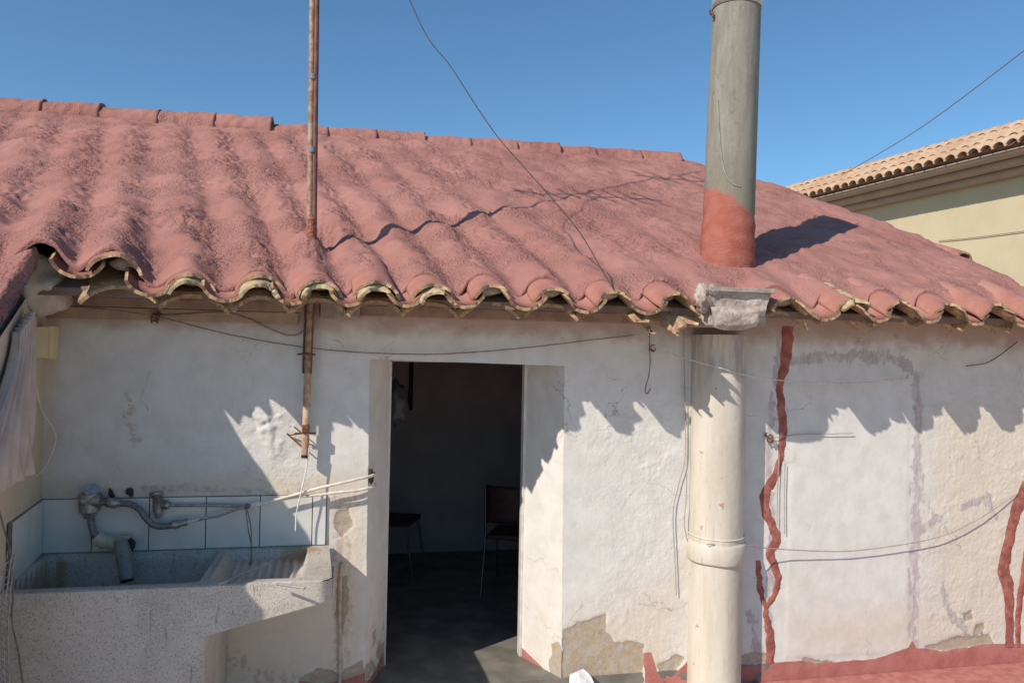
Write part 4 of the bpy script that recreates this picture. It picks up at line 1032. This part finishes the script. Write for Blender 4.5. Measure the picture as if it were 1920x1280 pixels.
mb = MB(); A_ = onY(229, 1016, YT-.05); B_ = onY(238, 1088, -0.20)
mb.tube([rel(dr, A_), rel(dr, B_)], [0.042, 0.034], 20, caps=False); mb.tube([rel(dr, B_-(B_-A_)*0.3), rel(dr, B_)], [0.028, 0.028], 18); mb.make('spout_tube', M['grey_pvc'], dr)
mb = MB(); mb.tube([rel(dr, B_+(B_-A_)*0.001), rel(dr, B_+(B_-A_)*0.004)], 0.0285, 18); mb.make('tube_mouth', M['black'], dr)
mb = MB(); mb.tube([rel(dr, q) for q in spline([onY(243, 1012, YT-.06), onY(249, 1017, YT-.07), onY(248, 1024, YT-.07), onY(243, 1031, YT-.06)], 5)], 0.014, 10); mb.make('hose_stub', M['black'], dr)
v2 = empty('stop_valve', tuple(onY(296, 945, YT)), 'small stop valve with a straight chrome pipe running right along the splashback', 'valve')
mb = MB(); mb.tube([rel(v2, onY(293, 922, YT)), rel(v2, onY(293, 928, YT)), rel(v2, onY(294, 929, YT)), rel(v2, onY(296, 956, YT)), rel(v2, onY(297, 970, YT))], [0.034, 0.034, 0.022, 0.026, 0.014], 14)
mb.tube([rel(v2, onY(296, 944, YT)), rel(v2, onY(309, 946, YT)), rel(v2, onY(310, 946, YT)), rel(v2, onY(317, 947, YT))], [0.022, 0.022, 0.028, 0.020], 10)
mb.tube([rel(v2, onY(294, 944, 0)), rel(v2, onY(294, 944, YT))], 0.018, 10); mb.make('valve_body', M['chrome'], v2)
mb = MB(); mb.tube([rel(v2, onY(315, 947, YT)), rel(v2, onY(400, 947, YT)), rel(v2, onY(468, 948, YT))], 0.0085, 10); mb.make('pipe', M['chrome'], v2)
hole = MB(); hole.tube([onY(243, 921, -0.012), onY(243, 921, 0.01)], 0.020, 10); hole.tube([onY(246, 927, -0.012), onY(246, 927, 0.01)], 0.012, 8)
hole.tube([onY(206, 915, -0.02), onY(208, 925, -0.015), onY(212, 932, -0.012)], [0.004, 0.014, 0.012], 8); hole.make('dark_hole_marks', M['black'], house)  # black bodies drawn for the dark inside of holes in the wall

# ------------------------------------------------------------------ CABLES AND WIRES
def wire(name, pts, r, mat, label, cat, group=None, n=8, seg=6, jit=0.0):
    P = spline(pts, n) if len(pts) > 2 else pts
    if jit: P = [p+np.array([rnd.uniform(-jit, jit) for _ in range(3)]) for p in P]
    mb = MB(); mb.tube(P, r, seg); o = mb.make(name, mat); b = Vector(tuple(map(float, P[0]))); localise(o, b); return top_tag(o, label, cat, group)
wire('white_cable', wallpts([(704, 886), (696, 892), (670, 898), (640, 905), (600, 914), (550, 928), (500, 941), (470, 949), (430, 958), (395, 968), (350, 979)], [0.05, -0.02, -.06, -.07, -.07, -.07, -.07, -.07, -.08, -.08, -.09]), 0.0085, M['cable_white'],
     'upper white cable looping from the door edge towards the hose nut', 'cable')
wire('white_cable', wallpts([(704, 908), (696, 913), (670, 919), (640, 922), (600, 927), (550, 932), (500, 941), (465, 946)], [0.05, -.02, -.05, -.06, -.06, -.06, -.07, -.07]), 0.0085, M['cable_white'],
     'lower white cable looping from the door edge to the end of the chrome pipe', 'cable')
wire('twisted_tube', wallpts([(470, 946), (440, 955), (410, 966), (385, 971), (350, 979)], -.085), 0.008, M['chrome'], 'thin silvery twisted tube sloping from the hose nut up to the white cables', 'tube')
mb = MB(); mb.tube([onY(465, 944, -.09), onY(463, 953, -.09)], 0.014, 8)
mb.tube(spline([onY(463, 953, -.09), onY(470, 985, -.10), onY(471, 1020, -.12), onY(470, 1052, -.16), onY(467, 1066, -.2)], 6), 0.0035, 6); mb.tube(spline([onY(461, 955, -.09), onY(465, 990, -.10), onY(472, 1030, -.13), onY(470, 1062, -.17)], 6), 0.003, 6)
o = mb.make('tie_wire', M['wire_dark']); localise(o, onY(463, 950, -.09)); top_tag(o, 'dark doubled wire hanging from the chrome pipe down into the washboard basin', 'wire')
wire('stick', [onZ(411, 1094, ZS+0.02), onZ(455, 1075, ZS+0.012), onZ(505, 1054, ZS+0.01)], 0.007, M['wire_grey'], 'thin grey stick lying slantwise across the washboard basin', 'stick', n=3)
wire('stick', [onZ(518, 1094, ZS+0.006), onZ(572, 1102, ZS+0.006)], 0.006, M['wire_grey'], 'short stick lying on the front rim of the sink near its right end', 'stick')
wire('white_string', wallpts([(580, 838), (574, 880), (564, 925), (556, 962), (554, 995)], [-.08, -.08, -.09, -.09, -.09]), 0.0045, M['string'], 'white string hanging from the lower end of the antenna mast', 'string')
wire('wall_wire', wallpts([(48, 578), (64, 572), (85, 572), (180, 578), (290, 592), (400, 620), (500, 640), (600, 654), (690, 661), (800, 664), (900, 659), (1000, 650), (1100, 638), (1190, 628)], [-.12, -.10, -.09, -.08, -.075, -.06]+[-.03]*8), 0.0033, M['wire_dark'],
     'thin brown wire sagging under the eave from the left corner across the door lintel', 'wire', jit=0.0008)
wire('eave_cable', wallpts([(300, 592), (340, 590), (390, 587), (430, 588), (470, 600), (510, 618), (540, 628), (562, 625), (574, 610), (576, 575)], -.04), 0.006, simple('beige_cable', (0.36, 0.27, 0.21), None, 20, 0.7),
     'beige cable looping under the eave left of the antenna mast', 'cable')
wire('black_cable', wallpts([(70, 668), (70, 700), (68, 740), (70, 780), (67, 820), (60, 850), (50, 858)], [-.06, -.05, -.05, -.05, -.05, -.06, -.08]), 0.0075, M['black'], 'black cable hanging below the cream junction box', 'cable')
wire('white_wire', wallpts([(52, 592), (58, 640), (66, 700), (72, 750), (84, 780), (101, 805), (104, 825), (92, 860), (70, 890), (30, 893), (-20, 892)], [-.3, -.26, -.2, -.14, -.12, -.1, -.1, -.1, -.12, -.3, -.45]), 0.0045, M['cable_white'],
     'thin white wire curving down from the curtain top and back left past the junction box', 'wire')
wire('corner_wire', wallpts([(-6, 940), (6, 985), (20, 1040), (26, 1100), (22, 1160), (34, 1220), (44, 1290)], -.75), 0.0035, M['wire_dark'], 'dark wire hanging in the left corner in front of the sink apron', 'wire')
# hooks, rusty bits
def rusty(name, px, py, y, label, s=1.0, seed=1):
    mb = MB(); r_ = random.Random(seed); c = onY(px, py, y)
    for k in range(6):
        a = c+np.array([r_.uniform(-.03, .03), r_.uniform(-.02, .02), r_.uniform(-.035, .035)])*s; b = c+np.array([r_.uniform(-.03, .03), r_.uniform(-.02, .01), r_.uniform(-.05, .03)])*s
        mb.tube(spline([a, (a+b)/2+np.array([r_.uniform(-.02, .02), 0, r_.uniform(-.02, .02)])*s, b], 4), 0.005*s, 6)
    o = mb.make(name, M['rust']); localise(o, c); top_tag(o, label, 'hook')
rusty('rusty_hook', 291, 592, -.05, 'rusty twist of wire fixed under the eave above the sink', 1.0, 4)
rusty('rusty_hook', 1222, 650, -.04, 'rusty twist of wire under the eave right of the doorway', 0.7, 9)
wire('wire_hook', wallpts([(1218, 622), (1218, 650), (1219, 680), (1216, 706), (1210, 728), (1213, 738), (1220, 728)], [-.10, -.05, -.05, -.05, -.05, -.05, -.05]), 0.0032, M['wire_dark'], 'thin wire ending in an open hook hanging right of the doorway', 'hook', n=6)
wire('hanging_wire', wallpts([(1282, 620), (1283, 700), (1285, 780), (1284, 860), (1272, 910), (1262, 960), (1265, 1040), (1268, 1115)], -.02), 0.003, M['wire_grey'], 'grey wire hanging down the plaster just left of the thick cream pipe', 'wire')
wire('hanging_wire', wallpts([(1290, 760), (1288, 880), (1286, 940), (1283, 980), (1289, 1015)], -.03), 0.003, M['wire_grey'], 'shorter grey wire tied to the collar of the thick cream pipe', 'wire')
wire('clothes_line', wallpts([(1248, 660), (1300, 676), (1345, 688), (1412, 706), (1480, 714), (1560, 718), (1620, 717), (1710, 709)], [-.03, -.14, -.22, -.2, -.12, -.08, -.05, -.02]), 0.0034, M['string'], 'white string with a knot stretched across the upper part of the thick cream pipe', 'string')
kn = lump('string_knot', onY(1412, 706, -.2), (0.014, 0.012, 0.014), M['string'], None, 3, 2); localise(kn, onY(1412, 706, -.2)); top_tag(kn, 'small knot in the white string right of the thick cream pipe', 'knot')
wire('sagging_wire', wallpts([(1325, 1020), (1395, 1022), (1440, 1027), (1520, 1032), (1600, 1032), (1700, 1019), (1770, 1003), (1830, 975), (1870, 950), (1906, 925)], [-.2, -.16, -.09, -.06, -.05, -.05, -.05, -.04, -.03, -.015]), 0.0035, M['wire_grey'],
     'grey wire sagging from the pipe collar across the smooth wall patch to the right', 'wire')
wire('slack_wire', wallpts([(1440, 822), (1500, 814), (1560, 813), (1600, 812)], -.02), 0.0028, M['wire_grey'], 'short straight wire on the upper part of the smooth wall patch', 'wire')
for k, (a, b) in enumerate((((1461, 850), (1457, 985)), ((1472, 868), (1471, 1000)))):
    wire('hanging_wire', wallpts([a, ((a[0]+b[0])/2-1, (a[1]+b[1])/2), b], -.02), 0.0026, M['wire_grey'], ['thin wire hanging beside the wavy red crack, left one of two', 'thin wire hanging beside the wavy red crack, right one of two'][k], 'wire')
rusty('wire_twist', 1446, 818, -.03, 'tangle of rusty wire on the wall beside the wavy red crack', 0.9, 12)
wire('eave_wire', wallpts([(1908, 640), (1880, 662), (1850, 680), (1812, 686)], -.03), 0.004, M['wire_dark'], 'short dark wire under the eave at the far right', 'wire')
# guy wire from the mast and wire over the roof at the right
g1 = (-0.21, -0.06, 5.3); ge = onY(1152, 545, YE+0.0)
pp = []
for px, py, f in ((1152, 545, 0.0), (1125, 500, 0.07), (1090, 440, 0.16), (1040, 378, 0.26), (985, 316, 0.36), (925, 246, 0.47), (850, 132, 0.60), (768, 0, 0.75)):
    yy = YE+(-0.06-YE)*f-0.25*0; pp.append(onY(px, py, yy))
pp.append(np.array(g1))
wire('guy_wire', pp, 0.0034, simple('dark_guy_wire', (0.10, 0.07, 0.06), (0.06, 0.045, 0.04), 40, 0.7), 'thin guy wire curving down across the pink roof to the eave above the door', 'wire', n=6)
w0 = onPlane(1578, 329, (0, 9.0, 0), (0, 1, 0)); w1 = onPlane(1990, 42, (0, 3.0, 0), (0, 1, 0)); wm = (w0+w1)/2+np.array([0, 0, -0.12])
wire('overhead_wire', [w0, wm, w1], 0.007, M['wire_dark'], 'thin overhead wire rising to the right against the blue sky', 'wire')
# junction box, curtain
jb = empty('junction_box', side(0.10, onY(78, 642, -0.1)[2], 0.0), 'small cream plastic junction box in the shaded left corner under the eave', 'box')
def sbx(mb, s0, s1, z0, z1, o0, o1):
    V = [rel(jb, side(s, z, o_)) for o_ in (o0, o1) for z in (z0, z1) for s in (s0, s1)]
    mb.add(V, [(0, 1, 3, 2), (4, 6, 7, 5), (0, 4, 5, 1), (2, 3, 7, 6), (0, 2, 6, 4), (1, 5, 7, 3)])
zj = onY(78, 642, -.1)[2]
mb = MB(); sbx(mb, 0.10, 0.21, zj-0.078, zj+0.078, 0.0, 0.062); mb.make('box_body', M['box'], jb)
mb = MB(); sbx(mb, 0.095, 0.215, zj-0.082, zj+0.082, 0.062, 0.076); mb.make('box_lid', M['box'], jb)
ns, nz_ = 90, 60; Uu, Vv = np.meshgrid(np.linspace(0, 1, ns), np.linspace(0, 1, nz_), indexing='ij')
zt_, zb_ = 2.13, 1.30
wd = 0.22+0.70*smooth(0, 0.8, Vv); S = 0.47+wd*Uu; Zt_ = 2.30-0.5*S; Zc = Zt_-(Zt_-zb_)*Vv
off_ = 0.035+0.02*np.sin(Uu*38+1.5*np.sin(Vv*3))*(0.4+0.6*Vv)+0.012*np.sin(Uu*71+Vv*4)+0.02*Vv
P = np.stack([XC+SD[0]*S+SN[0]*off_, SD[1]*S+SN[1]*off_, Zc], -1); me = grid_mesh('curtain', P)
o = link('curtain', me, None, [M['curtain']]); md = o.modifiers.new('thickness', 'SOLIDIFY'); md.thickness = 0.003
localise(o, side(0.3, 1.3)); top_tag(o, 'gathered pale curtain cloth hanging below the eave at the far left', 'curtain')
# wire mesh roll bottom left
mb = MB(); 
for i in range(14):
    s = 0.98+0.035*i; mb.tube([side(s, -0.16+z, 0.10+0.05*math.sin(i*0.5)+0.02*math.sin(z*5)) for z in np.linspace(0, 1.22, 9)], 0.0022, 4)
for j in range(42):
    z = -0.14+0.029*j; mb.tube([side(0.98+0.035*i, z, 0.10+0.05*math.sin(i*0.5)+0.02*math.sin((z+.16)*5)) for i in range(14)], 0.0018, 4)
o = mb.make('wire_mesh', M['wire_grey']); localise(o, side(0.85, -0.16, 0.1)); top_tag(o, 'panel of fine wire mesh leaning in the lower left corner', 'wire mesh')
# conduit beside the sink
wire('wall_conduit', wallpts([(640, 1055), (638, 1100), (637, 1180), (637, 1300)], -.012), 0.011, simple('tan_conduit', (0.50, 0.40, 0.32), None, 20, 0.7), 'thin painted conduit running down the wall right of the sink', 'pipe', n=3)
wire('sink_drain_pipe', [(a385[0]+0.03, -0.66, -0.16), (a385[0]+0.03, -0.66, 0.2), (a385[0]+0.045, -0.64, 0.30)], 0.011, M['black'], 'black drain pipe standing beside the sink pedestal', 'pipe')
# scrap at foot of wall
mb = MB(); c = onY(1090, 1270, -0.05)
sc_ = [onY(1071, 1266, -.05), onY(1096, 1255, -.06), onY(1108, 1266, -.08), onY(1116, 1284, -.09), onY(1090, 1290, -.12), onY(1070, 1285, -.1), onY(1085, 1262, -.07)]
mb.add([tuple(q) for q in sc_], [(0, 6, 1), (6, 2, 1), (6, 3, 2), (6, 4, 3), (6, 5, 4), (6, 0, 5)]); mb.add([(q[0], q[1]+0.03, q[2]-0.004) for q in sc_], [(0, 1, 6), (6, 1, 2), (6, 2, 3), (6, 3, 4), (6, 4, 5), (6, 5, 0)])
mb.box((c[0]-0.05, -0.09, -0.16), (c[0]+0.06, -0.03, c[2]-0.03)); o = mb.make('white_scrap', M['paper']); localise(o, (c[0], -0.06, -0.16)); top_tag(o, 'crumpled white plastic scrap at the foot of the wall right of the door', 'plastic scrap')

# ------------------------------------------------------------------ INTERIOR THINGS
def make_chair(loc, rz, label):
    t = empty('chair', loc, label, 'chair', 'chairs inside the dark room'); t.rotation_euler = (0, 0, rz)
    mb = MB(); mb.box((-0.20, -0.20, 0.43), (0.20, 0.20, 0.47), 0.012); mb.make('seat', M['chair_red'], t)
    V = []; Fc = []; n, k = 9, 7
    for i in range(n):
        for j in range(k):
            x = -0.19+0.38*i/(n-1); z = 0.58+0.30*j/(k-1); V.append((x*(1-0.06*j/(k-1)), 0.20+0.10*(z-0.45)+0.05*(1-(x/0.19)**2), z))
    Fc = [(i*k+j, (i+1)*k+j, (i+1)*k+j+1, i*k+j+1) for i in range(n-1) for j in range(k-1)]
    me = mesh('backrest', V, Fc, True); o = link('backrest', me, t, [M['chair_red']]); md = o.modifiers.new('thickness', 'SOLIDIFY'); md.thickness = 0.02
    for sx in (-1, 1):
        mb = MB(); mb.tube([(sx*0.21, -0.24, 0.0), (sx*0.20, -0.17, 0.44)], 0.011, 8); mb.make('leg', M['steel'], t)
        mb = MB(); mb.tube([(sx*0.21, 0.30, 0.0), (sx*0.205, 0.20, 0.44), (sx*0.20, 0.245, 0.85)], 0.011, 8); mb.make('leg', M['steel'], t)
    return t
def floorp(px, py): q = onZ(px, py, ZF); return (q[0], q[1], ZF)
q = floorp(938, 1095); make_chair((q[0]+0.10, q[1]-0.1, ZF), math.radians(155), 'maroon chair with thin metal legs inside the doorway, nearer the right jamb')
q = floorp(745, 1062); make_chair((q[0]-0.05, q[1]-0.1, ZF), math.radians(70), 'dark maroon chair with metal legs inside the doorway, nearer the left jamb')
bg_ = lump('plastic_bag', onY(742, 755, 0.9), (0.09, 0.06, 0.15), M['bag'], None, 6, 3, 0.35, 2.5); localise(bg_, onY(742, 755, 0.9)); top_tag(bg_, 'pale plastic bag hanging high inside the dark doorway by the left jamb', 'bag')
mb = MB(); hb = onY(742, 755, 0.9); mb.tube([hb+np.array([0, 0, .1]), hb+np.array([0, 0, 0.5])], 0.003, 5); mb.tube([hb+np.array([-.09, 0, .12]), (hb[0]-.02, hb[1], hb[2]+.3)], 0.002, 5); o = mb.make('bag_handle', M['bag'], bg_); o.location = tuple(-np.array(bg_.location))
mb = MB(); a = onY(772, 700, 2.95); mb.tube([(a[0], 3.0, 1.35), (a[0], 3.0, 2.19)], 0.02, 8); o = mb.make('interior_pipe', M['black'], house)

# ------------------------------------------------------------------ NEIGHBOUR HOUSE
nh_dir = np.array([-0.158, 0.987]); nh_in = np.array([0.987, 0.158])
rr_ = ray(1915, 267); dist = 14.0; pN = C_+rr_/F*dist
zE = pN[2]+0.01
nb = empty('neighbour_house', (float(pN[0]), float(pN[1]), -0.3), 'cream house with beige cornice and sandy tile roof, behind at the right', 'house')
OVN = 0.92
def npnt(s, u, z): return (nh_dir[0]*s+nh_in[0]*u, nh_dir[1]*s+nh_in[1]*u, z+0.3)      # local to nb
S0, S1 = -2.2, 8.2
def nbox(mb, s0, s1, u0, u1, z0, z1):
    V = [npnt(s, u, z) for z in (z0, z1) for u in (u0, u1) for s in (s0, s1)]
    mb.add(V, [(0, 2, 3, 1), (4, 5, 7, 6), (0, 1, 5, 4), (2, 6, 7, 3), (0, 4, 6, 2), (1, 3, 7, 5)])
mb = MB(); nbox(mb, S0, S1-0.6, OVN, 6, -0.3, zE-0.36); mb.make('wall', M['neigh_wall'], nb)
for k, (u, z0, z1) in enumerate(((0.66, 0.40, 0.28), (0.40, 0.265, 0.16), (0.12, 0.145, 0.05))):
    mb = MB(); prof = []
    for q in range(7): a = q/6*math.pi/2; prof.append((u+0.10*(1-math.sin(a)), zE-z0+(z0-z1)*(1-math.cos(a))*0.9))
    prof.append((u-0.02, zE-z1-0.025)); prof.append((u-0.02, zE-z1)); prof.append((OVN+0.5, zE-z1)); prof.append((OVN+0.5, zE-z0))
    V = [npnt(s, a, z) for s in (S0, S1-0.3) for a, z in prof]; n = len(prof)
    Fc = [(i, (i+1) % n, (i+1) % n+n, i+n) for i in range(n)]+[tuple(range(n))[::-1], tuple(range(n, 2*n))]
    mb.add(V, Fc); mb.make('cornice_moulding', M['cornice'], nb)
SN_ = 0.51; PN = 0.252
nroof = MB(); V = [npnt(s, u, z) for s in (S0, S1) for u, z in ((0.16, zE+0.04), (1.72, zE-0.02+SN_*1.69), (3.6, zE+SN_*0.4), (3.6, zE-0.3), (0.5, zE-0.03))]
nroof.add(V, [(0, 1, 6, 5), (1, 2, 7, 6), (2, 3, 8, 7), (3, 4, 9, 8), (4, 0, 5, 9), (4, 3, 2, 1, 0), (5, 6, 7, 8, 9)]); nrf = nroof.make('roof', M['neigh_tile'], nb)
# shared tile mesh: half barrel along u
def ntile_mesh(L, w, r, th=0.018, seg=8):
    V = []; Fc = []
    for l in (0, 1):
        for lay in (0, 1):
            for k in range(seg+1):
                a = math.pi*(k/seg); R2 = w/2-(th if lay else 0); u = l*L; V.append(npnt(math.cos(a)*R2*(1-0.1*l), u, -0.3+math.sin(a)*R2*r*(1-0.1*l)+SN_*u))
    n = seg+1
    for k in range(seg):
        Fc += [(k, 2*n+k, 2*n+k+1, k+1), (n+k, n+k+1, 3*n+k+1, 3*n+k), (k, k+1, n+k+1, n+k)]
    me = mesh('roof_tile', V, Fc); me.polygons.foreach_set("use_smooth", [(i % 3) != 2 for i in range(len(Fc))]); me.materials.append(M['neigh_tile']); return me
tm = ntile_mesh(0.44, 0.252, 0.95, 0.010); tch = ntile_mesh(0.42, 0.17, -0.35, 0.008)
ncol = int((S1-S0)/PN)
for i in range(ncol):
    s = S0+PN*(i+0.5)
    for r in range(4):
        u = 0.0+0.40*r
        o = link('roof_tile', tm, nrf); q = npnt(s+rnd.uniform(-.008, .008), u+rnd.uniform(-.012, .012), zE+0.018*(r % 2)+SN_*u); o.location = (q[0], q[1], q[2])
        if r == 0:
            o = link('channel_tile', tch, nrf); q = npnt(s+PN/2, u+0.12, zE+SN_*(u+.1)); o.location = q
rm_ = None
Lr = 0.62
V = []; Fc = []; seg = 8
for l in (0, 1):
    for lay in (0, 1):
        for k in range(seg+1):
            a = math.pi*(0.08+0.84*k/seg); R2 = (0.105 if l == 0 else 0.15)-(0.018 if lay else 0); V.append(npnt(l*Lr, math.cos(a)*R2, -0.3+math.sin(a)*R2))
n = seg+1
for k in range(seg): Fc += [(k, k+1, 2*n+k+1, 2*n+k), (n+k, 3*n+k, 3*n+k+1, n+k+1), (k, n+k, n+k+1, k+1), (2*n+k, 2*n+k+1, 3*n+k+1, 3*n+k)]
rmesh = mesh('ridge_tile', V, Fc, True); rmesh.materials.append(M['neigh_tile'])
s = S0
while s < S1:
    o = link('ridge_tile', rmesh, nrf); q = npnt(s, 1.68, zE+SN_*1.60+rnd.uniform(-.008, .008)); o.location = q; s += 0.56
# wire across the cream wall
pw = np.array([pN[0], pN[1], 0]); nrm = np.array([nh_in[0], nh_in[1], 0])
pw2 = pw+nrm*(OVN-0.03)
wire('facade_wire', [onPlane(1760, 452, pw2, nrm), onPlane(1840, 444, pw2, nrm), onPlane(1990, 424, pw2, nrm)], 0.008, M['wire_dark'], 'dark wire running across the cream wall of the house behind', 'wire', n=3)

# black lump standing for the shade inside the hole where the white cables enter
hq = onY(694, 893, 0.0); lump('cable_hole_shade', (hq[0]+0.006, 0.006, hq[2]), (0.014, 0.014, 0.045), M['black'], house, 9, 2, 0.5, 3.0)

# plaster packed into the corner under the first tiles
lump('corner_plaster', (-1.50, -0.22, 2.20), (0.13, 0.20, 0.15), simple('cream_plaster', (0.50, 0.44, 0.38), (0.40, 0.34, 0.29), 8, 0.9, bump=0.004), roof, 14, 4, 0.25, 1.6)
